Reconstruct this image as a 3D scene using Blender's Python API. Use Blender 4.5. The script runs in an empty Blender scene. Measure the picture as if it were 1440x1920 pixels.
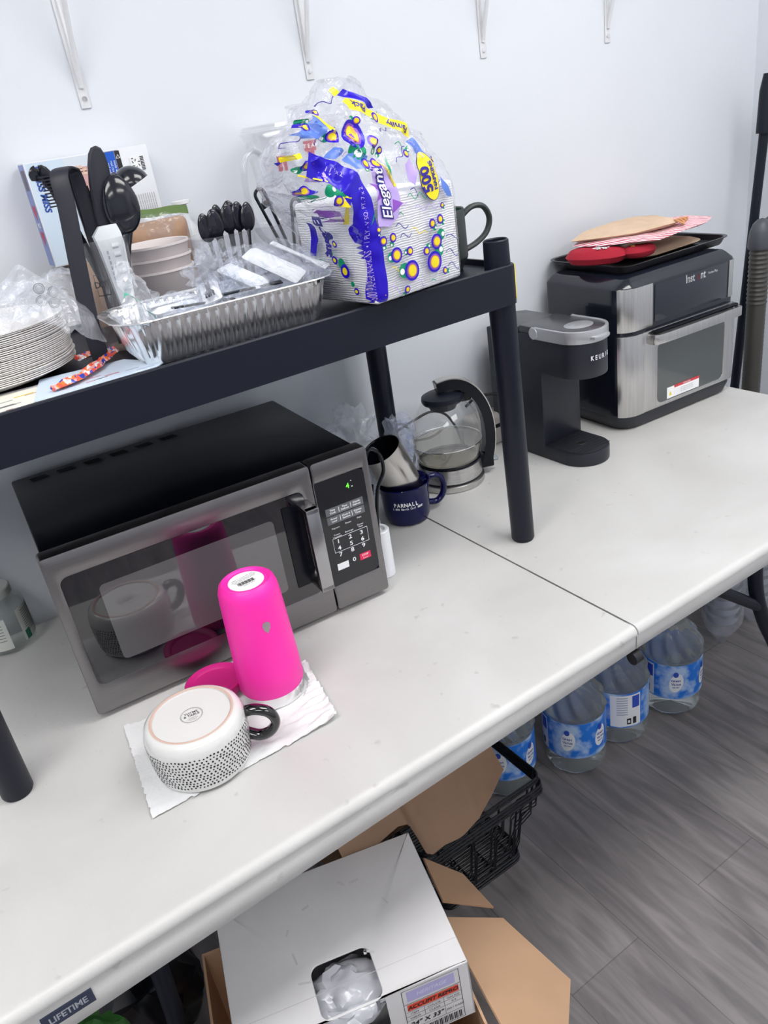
import bpy, bmesh, math, random
from mathutils import Vector, Matrix, Euler, noise
from mathutils.bvhtree import BVHTree
PI = math.pi
scene = bpy.context.scene
COL = scene.collection

# ------------------------------------------------------------------ camera
cam_d = bpy.data.cameras.new('camera')
cam_d.sensor_fit = 'HORIZONTAL'; cam_d.sensor_width = 36.0
cam_d.lens = 36.0 * 1474.46 / 1440.0
cam_d.clip_start = 0.02; cam_d.clip_end = 50
cam = bpy.data.objects.new('camera', cam_d); COL.objects.link(cam)
cam.matrix_world = Matrix(((0.8222, 0.3589, -0.4417, -0.788), (-0.5505, 0.3043, -0.7774, -0.6673),
                           (-0.1446, 0.8824, 0.4477, 1.4915), (0, 0, 0, 1)))
scene.camera = cam

# ------------------------------------------------------------------ world, exposure
w = bpy.data.worlds.new('world'); scene.world = w; w.use_nodes = True
w.node_tree.nodes['Background'].inputs[0].default_value = (0.75, 0.82, 1.0, 1)
w.node_tree.nodes['Background'].inputs[1].default_value = 0.3
vs = scene.view_settings
vs.view_transform = 'Standard'; vs.look = 'None'; vs.gamma = 1.0; vs.use_curve_mapping = False
vs.exposure = 0.80
scene.cycles.transparent_max_bounces = 40
LIGHT_POWER = 6.3           # radiance of the ceiling panels
CEILING_PANELS = [(-1.45, -0.30), (0.55, -0.30), (-1.45, -1.95), (0.55, -1.95)]

# ------------------------------------------------------------------ helpers
def srgb(r, g, b):
    def f(c):
        c /= 255.0
        return c / 12.92 if c <= 0.04045 else ((c + 0.055) / 1.055) ** 2.4
    return (f(r), f(g), f(b), 1.0)

def mat(name, color, rough=0.5, metal=0.0, coat=0.0, trans=0.0, ior=1.45, spec=0.5, alpha=1.0,
        bump=0.0, bscale=60.0, emit=0.0, var=0.0, vscale=8.0, stretch=None):
    m = bpy.data.materials.new(name); m.use_nodes = True
    nt = m.node_tree; b = nt.nodes['Principled BSDF']
    b.inputs['Base Color'].default_value = color
    b.inputs['Roughness'].default_value = rough
    b.inputs['Metallic'].default_value = metal
    b.inputs['Coat Weight'].default_value = coat
    b.inputs['Coat Roughness'].default_value = 0.05
    b.inputs['Transmission Weight'].default_value = trans
    b.inputs['IOR'].default_value = ior
    b.inputs['Specular IOR Level'].default_value = spec
    b.inputs['Alpha'].default_value = alpha
    if emit:
        b.inputs['Emission Color'].default_value = color
        b.inputs['Emission Strength'].default_value = emit
    if bump or var:
        tc = nt.nodes.new('ShaderNodeTexCoord'); mp = nt.nodes.new('ShaderNodeMapping')
        nt.links.new(tc.outputs['Object'], mp.inputs['Vector'])
        if stretch: mp.inputs['Scale'].default_value = stretch
    if bump:
        n = nt.nodes.new('ShaderNodeTexNoise'); n.inputs['Scale'].default_value = bscale; n.inputs['Detail'].default_value = 4
        bp = nt.nodes.new('ShaderNodeBump'); bp.inputs['Strength'].default_value = bump; bp.inputs['Distance'].default_value = 0.002
        nt.links.new(mp.outputs[0], n.inputs['Vector']); nt.links.new(n.outputs[0], bp.inputs['Height'])
        nt.links.new(bp.outputs[0], b.inputs['Normal'])
    if var:
        n2 = nt.nodes.new('ShaderNodeTexNoise'); n2.inputs['Scale'].default_value = vscale; n2.inputs['Detail'].default_value = 5
        r = nt.nodes.new('ShaderNodeValToRGB')
        r.color_ramp.elements[0].position = 0.3; r.color_ramp.elements[1].position = 0.7
        c = color
        r.color_ramp.elements[0].color = (c[0] * (1 - var), c[1] * (1 - var), c[2] * (1 - var), 1)
        r.color_ramp.elements[1].color = (min(1, c[0] * (1 + var)), min(1, c[1] * (1 + var)), min(1, c[2] * (1 + var)), 1)
        nt.links.new(mp.outputs[0], n2.inputs['Vector']); nt.links.new(n2.outputs[0], r.inputs[0])
        nt.links.new(r.outputs[0], b.inputs['Base Color'])
    return m

def film(name, tint=(0.97, 0.98, 1, 1), body=0.10, rough=0.08, bump=0.6, bscale=45.0, edge=0.45, white=(0.85, 0.87, 0.92, 1)):
    """clear thin plastic: mostly transparent, a little milky, glossy towards grazing angles"""
    m = bpy.data.materials.new(name); m.use_nodes = True
    nt = m.node_tree; nt.nodes.clear()
    out = nt.nodes.new('ShaderNodeOutputMaterial')
    tr = nt.nodes.new('ShaderNodeBsdfTransparent'); tr.inputs[0].default_value = tint
    gl = nt.nodes.new('ShaderNodeBsdfGlossy'); gl.inputs['Roughness'].default_value = rough; gl.inputs[0].default_value = (1, 1, 1, 1)
    df = nt.nodes.new('ShaderNodeBsdfDiffuse'); df.inputs[0].default_value = white
    lw = nt.nodes.new('ShaderNodeLayerWeight'); lw.inputs[0].default_value = edge
    m1 = nt.nodes.new('ShaderNodeMixShader'); m2 = nt.nodes.new('ShaderNodeMixShader')
    m1.inputs[0].default_value = body
    nt.links.new(tr.outputs[0], m1.inputs[1]); nt.links.new(df.outputs[0], m1.inputs[2])
    pw = nt.nodes.new('ShaderNodeMath'); pw.operation = 'POWER'; pw.inputs[1].default_value = 3.2
    ml = nt.nodes.new('ShaderNodeMath'); ml.operation = 'MULTIPLY_ADD'; ml.inputs[1].default_value = min(.9, edge * 3.2); ml.inputs[2].default_value = 0.035
    lw.inputs[0].default_value = 0.5
    nt.links.new(lw.outputs['Facing'], pw.inputs[0]); nt.links.new(pw.outputs[0], ml.inputs[0]); nt.links.new(ml.outputs[0], m2.inputs[0])
    nt.links.new(m1.outputs[0], m2.inputs[1]); nt.links.new(gl.outputs[0], m2.inputs[2])
    nt.links.new(m2.outputs[0], out.inputs[0])
    if bump:
        tc = nt.nodes.new('ShaderNodeTexCoord')
        n = nt.nodes.new('ShaderNodeTexNoise'); n.inputs['Scale'].default_value = bscale; n.inputs['Detail'].default_value = 3
        n.inputs['Distortion'].default_value = 1.2
        bp = nt.nodes.new('ShaderNodeBump'); bp.inputs['Strength'].default_value = bump; bp.inputs['Distance'].default_value = 0.006
        nt.links.new(tc.outputs['Object'], n.inputs['Vector']); nt.links.new(n.outputs[0], bp.inputs['Height'])
        for s in (gl, df, lw): nt.links.new(bp.outputs[0], s.inputs['Normal'])
    return m

class G:
    """collects shapes into one mesh; materials by index"""
    def __init__(s): s.bm = bmesh.new()
    def put(s, V, F, mi=0, M=None):
        vs_ = [s.bm.verts.new(M @ Vector(v) if M else Vector(v)) for v in V]
        for f in F:
            try:
                fc = s.bm.faces.new([vs_[i] for i in f]); fc.material_index = mi
            except ValueError: pass
        return s
    def merge(s, b, mi=0, M=None):
        b.verts.ensure_lookup_table(); b.verts.index_update()
        V = [v.co.copy() for v in b.verts]; F = [[v.index for v in f.verts] for f in b.faces]
        b.free(); return s.put(V, F, mi, M)
    def box(s, x0, x1, y0, y1, z0, z1, bev=0.0, seg=2, mi=0, M=None):
        b = bmesh.new(); bmesh.ops.create_cube(b, size=1)
        for v in b.verts: v.co = Vector(((x0 + x1) / 2 + v.co.x * (x1 - x0), (y0 + y1) / 2 + v.co.y * (y1 - y0), (z0 + z1) / 2 + v.co.z * (z1 - z0)))
        if bev: bmesh.ops.bevel(b, geom=b.edges[:] , offset=bev, segments=seg, profile=0.5, affect='EDGES')
        return s.merge(b, mi, M)
    def prism(s, poly, z0, z1, bev=0.0, seg=2, mi=0, M=None):
        b = bmesh.new(); n = len(poly)
        lo = [b.verts.new((x, y, z0)) for x, y in poly]; hi = [b.verts.new((x, y, z1)) for x, y in poly]
        b.faces.new(lo[::-1]); top = b.faces.new(hi)
        for i in range(n): b.faces.new((lo[i], lo[(i + 1) % n], hi[(i + 1) % n], hi[i]))
        bmesh.ops.recalc_face_normals(b, faces=b.faces)
        if bev:
            ed = [e for e in b.edges if abs(e.verts[0].co.z - e.verts[1].co.z) < 1e-9]
            bmesh.ops.bevel(b, geom=ed, offset=bev, segments=seg, profile=0.5, affect='EDGES')
        return s.merge(b, mi, M)
    def flat(s, poly, mi=0, M=None):
        return s.put([(x, y, 0) for x, y in poly], [list(range(len(poly)))], mi, M)
    def lathe(s, prof, n=32, mi=0, M=None, sx=1, sy=1, squeeze=None):
        V = []; rings = []
        for r, z in prof:
            if r < 1e-7: rings.append([len(V)]); V.append((0, 0, z))
            else:
                rings.append(list(range(len(V), len(V) + n)))
                for k in range(n):
                    a = 2 * PI * k / n; q = squeeze(a, z) if squeeze else 1
                    V.append((math.cos(a) * r * sx * q, math.sin(a) * r * sy * q, z))
        F = []
        for A, B in zip(rings, rings[1:]):
            if len(A) == 1 and len(B) == 1: continue
            for k in range(n):
                k2 = (k + 1) % n
                if len(A) == 1: F.append((A[0], B[k2], B[k]))
                elif len(B) == 1: F.append((A[k], A[k2], B[0]))
                else: F.append((A[k], A[k2], B[k2], B[k]))
        return s.put(V, F, mi, M)
    def tube(s, pts, r, n=8, mi=0, M=None, closed=False, flat=1.0, up=None):
        P = [Vector(p) for p in pts]; N = len(P)
        R = r if isinstance(r, (list, tuple)) else [r] * N
        V = []; F = []; nrm = None
        for i in range(N):
            if closed: t = P[(i + 1) % N] - P[i - 1]
            else: t = P[min(i + 1, N - 1)] - P[max(i - 1, 0)]
            t.normalize()
            if nrm is None:
                a = Vector(up) if up else (Vector((0, 0, 1)) if abs(t.z) < 0.9 else Vector((1, 0, 0)))
                nrm = (a - t * a.dot(t)).normalized()
            else:
                nrm = nrm - t * nrm.dot(t)
                nrm = nrm.normalized() if nrm.length > 1e-6 else t.orthogonal().normalized()
            bn = t.cross(nrm)
            for k in range(n):
                a = 2 * PI * k / n
                V.append(P[i] + nrm * (math.cos(a) * R[i] * flat) + bn * (math.sin(a) * R[i]))
        for i in range(N - (0 if closed else 1)):
            j = (i + 1) % N
            for k in range(n):
                k2 = (k + 1) % n
                F.append((i * n + k, i * n + k2, j * n + k2, j * n + k))
        if not closed:
            F.append(tuple(range(n))[::-1]); F.append(tuple((N - 1) * n + k for k in range(n)))
        return s.put(V, F, mi, M)
    def loft(s, loops, mi=0, M=None, cap0=True, cap1=True):
        n = len(loops[0]); V = [v for L in loops for v in L]; F = []
        for i in range(len(loops) - 1):
            for k in range(n):
                k2 = (k + 1) % n
                F.append((i * n + k, i * n + k2, (i + 1) * n + k2, (i + 1) * n + k))
        if cap0: F.append(tuple(range(n))[::-1])
        if cap1: F.append(tuple((len(loops) - 1) * n + k for k in range(n)))
        return s.put(V, F, mi, M)
    def sheet(s, nx, ny, fn, mi=0, M=None, thick=0.0, keep=None):
        V = []; F = []
        for j in range(ny + 1):
            for i in range(nx + 1): V.append(Vector(fn(i / nx, j / ny)))
        for j in range(ny):
            for i in range(nx):
                if keep and not keep((i + .5) / nx, (j + .5) / ny): continue
                a = j * (nx + 1) + i; F.append((a, a + 1, a + nx + 2, a + nx + 1))
        if thick:
            b = bmesh.new(); vv = [b.verts.new(v) for v in V]
            for f in F: b.faces.new([vv[i] for i in f])
            for v in [v for v in b.verts if not v.link_faces]: b.verts.remove(v)
            b.normal_update()
            bmesh.ops.solidify(b, geom=b.faces[:], thickness=thick)
            return s.merge(b, mi, M)
        return s.put(V, F, mi, M)

def rrect(x0, x1, y0, y1, r, n=5):
    out = []
    for cx, cy, a0 in ((x1 - r, y1 - r, 0), (x0 + r, y1 - r, PI / 2), (x0 + r, y0 + r, PI), (x1 - r, y0 + r, 1.5 * PI)):
        for k in range(n + 1):
            a = a0 + (PI / 2) * k / n; out.append((cx + r * math.cos(a), cy + r * math.sin(a)))
    return out
def circ(cx, cy, r, n=24, ry=None):
    return [(cx + r * math.cos(2 * PI * k / n), cy + (ry or r) * math.sin(2 * PI * k / n)) for k in range(n)]
def smooth_path(P, n=8, closed=False):
    P = [Vector(p) for p in P]; out = []; N = len(P)
    for i in range(N if closed else N - 1):
        a = P[i - 1] if (closed or i > 0) else P[0]; b = P[i]; c = P[(i + 1) % N]
        d = P[(i + 2) % N] if (closed or i + 2 < N) else P[-1]
        for k in range(n):
            t = k / n
            out.append(0.5 * ((2 * b) + (c - a) * t + (2 * a - 5 * b + 4 * c - d) * t * t + (3 * b - a - 3 * c + d) * t ** 3))
    if not closed: out.append(P[-1])
    return out

def text_into(g, s, size, M, mi=0, bold=0.0, shear=0.0, ext=0.0, align='CENTER', squash=1.0):
    cu = bpy.data.curves.new('lettering', 'FONT'); cu.body = s; cu.size = size; cu.align_x = align; cu.align_y = 'CENTER'
    cu.offset = bold; cu.shear = shear; cu.extrude = ext; cu.resolution_u = 3
    o = bpy.data.objects.new('lettering', cu)
    me = bpy.data.meshes.new_from_object(o)
    V = [M @ Vector((v.co.x * squash, v.co.y, v.co.z)) for v in me.vertices]; F = [list(p.vertices) for p in me.polygons]
    bpy.data.objects.remove(o); bpy.data.curves.remove(cu); bpy.data.meshes.remove(me)
    g.put(V, F, mi)

def T(x, y, z): return Matrix.Translation((x, y, z))
def RX(a): return Matrix.Rotation(a, 4, 'X')
def RY(a): return Matrix.Rotation(a, 4, 'Y')
def RZ(a): return Matrix.Rotation(a, 4, 'Z')
def front(x, y, z, a=0.0):      # lettering standing on a face that looks to -y
    return T(x, y, z) @ RX(PI / 2) @ RZ(a)
FR = RX(PI / 2)

def obj(name, g, mats, parent=None, flatshade=False, sharp=35, loc=None, label=None, cat=None, group=None, kind=None, recalc=True):
    me = bpy.data.meshes.new(name)
    if recalc: bmesh.ops.recalc_face_normals(g.bm, faces=g.bm.faces[:])
    if not flatshade:
        g.bm.normal_update()
        for f in g.bm.faces: f.smooth = True
        la = math.radians(sharp)
        for e in g.bm.edges:
            if len(e.link_faces) == 2 and e.calc_face_angle(0) > la: e.smooth = False
    g.bm.to_mesh(me); g.bm.free()
    for m in (mats if isinstance(mats, (list, tuple)) else [mats]): me.materials.append(m)
    o = bpy.data.objects.new(name, me); COL.objects.link(o)
    if parent: o.parent = parent
    if loc: o.location = loc
    tag(o, label, cat, group, kind)
    return o
def tag(o, label=None, cat=None, group=None, kind=None):
    if label: o['label'] = label
    if cat: o['category'] = cat
    if group: o['group'] = group
    if kind: o['kind'] = kind
def thing(name, label, cat, loc=(0, 0, 0), rz=0.0, group=None):
    o = bpy.data.objects.new(name, None); COL.objects.link(o)
    o.empty_display_size = 0.02
    o.location = loc; o.rotation_euler = (0, 0, rz); tag(o, label, cat, group); return o
def copy_tree(o, parent=None):
    kids = [c for c in bpy.data.objects if c.parent == o]
    c = o.copy(); COL.objects.link(c)
    if parent: c.parent = parent
    for k in kids: copy_tree(k, c)
    return c
def crumple(v, amp, sc, seed):
    q = v * sc + Vector((seed * 7.3, seed * 3.1, seed * 5.7))
    return amp * (noise.noise(q) + 0.9 * noise.cell(q * 2.1) - 0.4 + 0.6 * (1 - 2 * abs(noise.noise(q * 1.7))))
def ball(g, c, r, sub=4, amp=0.01, sc=25, seed=1, mi=0, squash=None):
    b = bmesh.new(); bmesh.ops.create_icosphere(b, subdivisions=sub, radius=1)
    for v in b.verts:
        n = v.co.normalized(); p = Vector((n.x * r[0], n.y * r[1], n.z * r[2]))
        if squash: p = squash(p)
        v.co = Vector(c) + p + n * crumple(p + Vector(c), amp, sc, seed)
    return g.merge(b, mi)

# ------------------------------------------------------------------ common materials
WHITE_WALL = mat('painted_wall', srgb(218, 222, 229), 0.55, bump=0.06, bscale=180, var=0.012, vscale=3)
BLACK_PLASTIC = mat('black_plastic', (0.008, 0.010, 0.020, 1), 0.40, spec=.32, bump=0.04, bscale=300)
BLACK_GLOSS = mat('black_gloss', (0.004, 0.005, 0.009, 1), 0.2, spec=.3)
BLACK_MATTE = mat('black_matte', (0.013, 0.014, 0.02, 1), 0.6)
STEEL = mat('brushed_steel', (0.55, 0.54, 0.53, 1), 0.3, 1.0, var=0.10, vscale=30, stretch=(0.4, 6, 12))
DARK_STEEL = mat('dark_brushed_steel', (0.24, 0.23, 0.235, 1), 0.32, 1.0, var=0.05, vscale=40, stretch=(0.3, 6, 14))
CHROME = mat('chrome', (0.8, 0.8, 0.8, 1), 0.12, 1.0)
PAPER = mat('white_paper', (0.86, 0.87, 0.88, 1), 0.8)
INK = mat('black_ink', (0.02, 0.02, 0.025, 1), 0.6)
WHITE_INK = mat('white_ink', (0.85, 0.87, 0.9, 1), 0.5)
CLEAR = film('clear_rigid_plastic', body=0.05, bump=0.0, rough=0.03, edge=0.18)
BAGFILM = film('clear_bag_film', body=0.20, rough=0.14, bump=0.9, bscale=40, edge=0.16)
# ================================================================== SETTING
def wood_floor():
    m = bpy.data.materials.new('grey_wood_vinyl'); m.use_nodes = True; nt = m.node_tree; b = nt.nodes['Principled BSDF']
    tc = nt.nodes.new('ShaderNodeTexCoord'); mp = nt.nodes.new('ShaderNodeMapping'); mp.inputs['Rotation'].default_value = (0, 0, PI / 2)
    nt.links.new(tc.outputs['Object'], mp.inputs['Vector'])
    br = nt.nodes.new('ShaderNodeTexBrick'); br.offset = 0.37
    br.inputs['Scale'].default_value = 1.0; br.inputs['Brick Width'].default_value = 1.22; br.inputs['Row Height'].default_value = 0.18
    br.inputs['Mortar Size'].default_value = 0.0012; br.inputs['Mortar Smooth'].default_value = 0.3
    br.inputs['Color1'].default_value = (0.170, 0.162, 0.167, 1); br.inputs['Color2'].default_value = (0.205, 0.196, 0.20, 1)
    br.inputs['Mortar'].default_value = (0.11, 0.105, 0.108, 1)
    nt.links.new(mp.outputs[0], br.inputs['Vector'])
    mp2 = nt.nodes.new('ShaderNodeMapping'); mp2.inputs['Scale'].default_value = (9.0, 1.2, 1.0)
    nt.links.new(tc.outputs['Object'], mp2.inputs['Vector'])
    n1 = nt.nodes.new('ShaderNodeTexNoise'); n1.inputs['Scale'].default_value = 3.2; n1.inputs['Detail'].default_value = 8; n1.inputs['Distortion'].default_value = 1.1
    nt.links.new(mp2.outputs[0], n1.inputs['Vector'])
    rp = nt.nodes.new('ShaderNodeValToRGB'); rp.color_ramp.elements[0].position = 0.32; rp.color_ramp.elements[1].position = 0.72
    rp.color_ramp.elements[0].color = (0.72, 0.71, 0.72, 1); rp.color_ramp.elements[1].color = (1.45, 1.4, 1.38, 1)
    nt.links.new(n1.outputs[0], rp.inputs[0])
    mx = nt.nodes.new('ShaderNodeMix'); mx.data_type = 'RGBA'; mx.blend_type = 'MULTIPLY'; mx.inputs[0].default_value = 1
    nt.links.new(br.outputs['Color'], mx.inputs[6]); nt.links.new(rp.outputs[0], mx.inputs[7])
    nt.links.new(mx.outputs[2], b.inputs['Base Color']); b.inputs['Roughness'].default_value = 0.42
    bp = nt.nodes.new('ShaderNodeBump'); bp.inputs['Strength'].default_value = 0.12; bp.inputs['Distance'].default_value = 0.002
    nt.links.new(n1.outputs[0], bp.inputs['Height']); nt.links.new(bp.outputs[0], b.inputs['Normal'])
    return m
X0, X1, Y0, Y1, ZC = -3.0, 1.41, -3.6, 0.80, 2.62
g = G(); g.box(X0 - .1, X1 + .1, Y0 - .1, Y1 + .1, -0.1, 0.0); obj('floor', g, wood_floor(), kind='structure')
g = G(); g.box(X0 - .1, X1 + .1, Y1, Y1 + .1, 0.0, ZC); obj('wall_back', g, WHITE_WALL, kind='structure')
g = G(); g.box(X1, X1 + .1, Y0, Y1, 0.0, ZC); obj('wall_right', g, WHITE_WALL, kind='structure')
g = G(); g.box(X0 - .1, X0, Y0, Y1, 0.0, ZC); obj('wall_left', g, WHITE_WALL, kind='structure')
g = G(); g.box(X0 - .1, X1 + .1, Y0 - .1, Y0, 0.0, ZC); obj('wall_front', g, WHITE_WALL, kind='structure')
g = G(); g.box(X0 - .1, X1 + .1, Y0 - .1, Y1 + .1, ZC, ZC + .1); obj('ceiling', g, mat('ceiling_tile', (0.8, 0.8, 0.8, 1), 0.8, bump=0.2, bscale=120), kind='structure')
PANEL = mat('light_diffuser', (1.0, 0.985, 0.965, 1), 0.6, emit=LIGHT_POWER)
FRAME_W = mat('light_frame', (0.8, 0.8, 0.8, 1), 0.4)
for i, (lx, ly) in enumerate(CEILING_PANELS):
    t = thing('ceiling_light', 'rectangular white ceiling light panel, ' + ('front' if ly < -1 else 'wall side') + (' left' if lx < -1 else ' right') + ' of the four', 'ceiling light', (lx, ly, ZC), group='ceiling light panels')
    g = G(); g.box(-.60, .60, -.30, .30, -.018, -.004); obj('diffuser', g, PANEL, t)
    g = G()
    for bx in ((-.62, .62, -.32, -.30), (-.62, .62, .30, .32), (-.62, -.60, -.30, .30), (.60, .62, -.30, .30)): g.box(bx[0], bx[1], bx[2], bx[3], -.022, 0)
    obj('frame', g, FRAME_W, t)

# wall brackets: upright on the wall, arm on top, diagonal brace
BRK = mat('white_enamel', (0.74, 0.75, 0.77, 1), 0.35)
for i, (bx, bz, who) in enumerate(((-0.383, 1.568, 'leftmost, above the cocoa box'), (0.040, 1.566, 'second from the left, above the clear pitcher'),
                              (0.462, 1.563, 'third from the left, right of the napkin pack'), (0.837, 1.560, 'rightmost, above the air fryer oven'))):
    t = thing('shelf_bracket', 'white metal wall bracket, ' + who, 'bracket', (bx, 0.80, bz), group='white brackets along the wall')
    g = G(); g.box(-.0085, .0085, -.003, -.0002, 0.0, .36, bev=.0015); g.box(-.0085, .0085, -.29, -.0002, .357, .36)
    obj('upright', g, BRK, t)
    g = G()
    P = smooth_path([(0, -.003, .030), (0, -.009, .05), (0, -.050, .17), (0, -.125, .352)], 6)
    g.tube(P, .0045, 8); g.tube([(0, -.0035, .04), (0, -.006, .36)], .0032, 6)
    obj('brace', g, BRK, t)
    g = G(); g.lathe([(0, .0022), (.0038, .0018), (.0045, 0)], 12, M=T(0, -.003, .014) @ RX(PI / 2)); s = obj('screw', g, CHROME, t)

# ================================================================== TABLE
def table_mat():
    m = bpy.data.materials.new('worn_white_table_plastic'); m.use_nodes = True; nt = m.node_tree; b = nt.nodes['Principled BSDF']
    tc = nt.nodes.new('ShaderNodeTexCoord')
    def nz(sc, det, lo, hi, ca, cb, dist=0):
        n = nt.nodes.new('ShaderNodeTexNoise'); n.inputs['Scale'].default_value = sc; n.inputs['Detail'].default_value = det; n.inputs['Distortion'].default_value = dist
        nt.links.new(tc.outputs['Object'], n.inputs['Vector'])
        r = nt.nodes.new('ShaderNodeValToRGB'); r.color_ramp.elements[0].position = lo; r.color_ramp.elements[1].position = hi
        r.color_ramp.elements[0].color = ca; r.color_ramp.elements[1].color = cb
        nt.links.new(n.outputs[0], r.inputs[0]); return r, n
    a, _ = nz(3.0, 6, .3, .7, (0.505, 0.50, 0.49, 1), (0.615, 0.615, 0.61, 1), .6)
    c, _ = nz(38, 2, .24, .31, (0.78, 0.77, 0.75, 1), (1, 1, 1, 1))
    mx = nt.nodes.new('ShaderNodeMix'); mx.data_type = 'RGBA'; mx.blend_type = 'MULTIPLY'; mx.inputs[0].default_value = .8
    nt.links.new(a.outputs[0], mx.inputs[6]); nt.links.new(c.outputs[0], mx.inputs[7]); nt.links.new(mx.outputs[2], b.inputs['Base Color'])
    b.inputs['Roughness'].default_value = 0.42
    n = nt.nodes.new('ShaderNodeTexNoise'); n.inputs['Scale'].default_value = 350; nt.links.new(tc.outputs['Object'], n.inputs['Vector'])
    bp = nt.nodes.new('ShaderNodeBump'); bp.inputs['Strength'].default_value = .18; bp.inputs['Distance'].default_value = .001
    nt.links.new(n.outputs[0], bp.inputs['Height']); nt.links.new(bp.outputs[0], b.inputs['Normal'])
    return m
TM = table_mat()
table = thing('folding_table', 'long white plastic folding table with a centre fold, against the white wall', 'table', (0, 0, 0))
def table_half(x0, x1, left):
    r = 0.05
    def outline(o):
        a, b_, c, d = x0 + (o if left else 0), x1 - (0 if left else o), 0.0 + o, 0.78 - o
        pts = []
        cr = r - o
        if left: pts = [(b_, c), (b_, d)] + [(a + cr + cr * math.cos(t), d - cr + cr * math.sin(t)) for t in [PI / 2 + PI / 2 * k / 6 for k in range(7)]] + [(a + cr + cr * math.cos(t), c + cr + cr * math.sin(t)) for t in [PI + PI / 2 * k / 6 for k in range(7)]]
        else: pts = [(b_ - cr + cr * math.cos(t), c + cr + cr * math.sin(t)) for t in [-PI / 2 + PI / 2 * k / 6 for k in range(7)]] + [(b_ - cr + cr * math.cos(t), d - cr + cr * math.sin(t)) for t in [PI / 2 * k / 6 for k in range(7)]] + [(a, d), (a, c)]
        return pts
    prof = [(0.006, 0.692), (0.0042, 0.694), (0.0036, 0.7235), (0.0044, 0.7242), (0.0044, 0.7252), (0.0006, 0.7256), (0.0002, 0.7275), (0.0012, 0.7325), (0.0042, 0.7370), (0.0085, 0.7393), (0.013, 0.7398), (0.018, 0.7393), (0.022, 0.739)]
    g = G(); g.loft([[(x, y, z - (.026 * min(1, max(0, -x)) - .004 if z < .73 and z < .7245 else 0)) for x, y in outline(o)] for o, z in prof]); obj('tabletop', g, TM, table, sharp=50)
table_half(-1.02, -0.0013, True); table_half(0.0013, 0.965, False)
TT = 0.739
g = G(); g.tube([(-.008, .006, .681), (.008, .006, .681)], .0105, 18); g.tube([(0, .03, .688), (0, .75, .688)], .009, 8)
obj('fold_hinge', g, BLACK_MATTE, table)
LEGM = mat('leg_enamel', (0.010, 0.013, 0.022, 1), 0.5, spec=.3)
for sx, P in ((1, [(.45, .10, .69), (.456, .10, .60), (.468, .10, .53), (.50, .10, .45), (.55, .10, .36), (.60, .10, .26), (.61, .10, .01)]),
              (1, [(.45, .68, .69), (.456, .68, .60), (.468, .68, .53), (.50, .68, .45), (.55, .68, .36), (.60, .68, .26), (.61, .68, .01)]),
              (-1, [(-.785, .24, .69), (-.79, .24, .40), (-.80, .24, .20), (-.80, .24, .01)]),
              (-1, [(-.785, .62, .69), (-.79, .62, .40), (-.80, .62, .20), (-.80, .62, .01)])):
    g = G(); g.tube(smooth_path(P, 5), .0145, 12); g.tube([(P[-1][0], P[-1][1], .0), (P[-1][0], P[-1][1], .03)], .018, 12); obj('leg', g, LEGM, table)
g = G(); g.tube([(.262, .09, .66), (.49, .10, .486)], .0115, 10); g.tube([(.45, .10, .66), (.45, .68, .66)], .012, 8)
obj('leg_brace', g, LEGM, table)
g = G(); g.box(-.911, -.857, .0022, .005, .693, .7120); text_into(g, 'LIFETIME', .0125, front(-.884, .0019, .7025), mi=1, bold=.0003, squash=.85)
obj('nameplate', g, [mat('navy_plate', (0.03, 0.04, 0.075, 1), .5), mat('grey_ink', (.35, .37, .42, 1), .5)], table, label='dark nameplate on the front edge')

# ================================================================== BLACK SHELF ON THE TABLE
SX0, SX1, SY0, SY1, SZ0, SZ1 = -0.915, 0.087, 0.312, 0.757, 1.187, 1.250
SF = 1.241      # surface the things stand on
shelf = thing('storage_shelf', 'black plastic shelf unit on round legs standing on the white table', 'shelf', (0, 0, 0))
g = G()
out = rrect(SX0, SX1, SY0, SY1, .018)
inn = rrect(SX0 + .007, SX1 - .007, SY0 + .007, SY1 - .007, .013)
loops = [[(x, y, SZ0) for x, y in inn], [(x, y, SZ0) for x, y in out], [(x, y, SZ1 - .002) for x, y in out]]
mid = rrect(SX0 + .002, SX1 - .002, SY0 + .002, SY1 - .002, .016)
loops += [[(x, y, SZ1) for x, y in mid], [(x, y, SZ1) for x, y in inn]]
inn2 = rrect(SX0 + .008, SX1 - .008, SY0 + .008, SY1 - .008, .012)
loops += [[(x, y, SF) for x, y in inn2]]
g.loft(loops)
obj('shelf_board', g, BLACK_PLASTIC, shelf)
LEGS = [(0.0735, .336, 0.0655), (0.045, .722, .045), (-.862, .336, -.860), (-.862, .722, -.862)]
for x, y, xt in LEGS:
    g = G(); P = [(x, y, TT), (x, y, TT + .004), (xt, y, 1.19)]
    g.tube(P, [.0195, .0215, .0222], 28); obj('leg', g, BLACK_PLASTIC, shelf)
for x, y, xt in LEGS:
    g = G()
    g.lathe([(.017, SF - .002), (.017, 1.287), (.0185, 1.289), (.0205, 1.287), (.0215, SF - .002)], 24, M=T(min(xt, .0645) , y + (.002 if y < .5 else -.002), 0)); obj('leg_socket', g, BLACK_PLASTIC, shelf)
YEL = mat('yellow_sticker', (0.85, 0.72, 0.06, 1), .5)
g = G(); g.box(SX1 - .0005, SX1 + .0035, .325, .40, 1.190, 1.247, bev=.0006); obj('yellow_sticker', g, YEL, shelf)
g = G(); g.box(.045, .083, .5, .58, SZ1 - .0075, SZ1 - .0062); obj('yellow_sticker', g, YEL, shelf)

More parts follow.
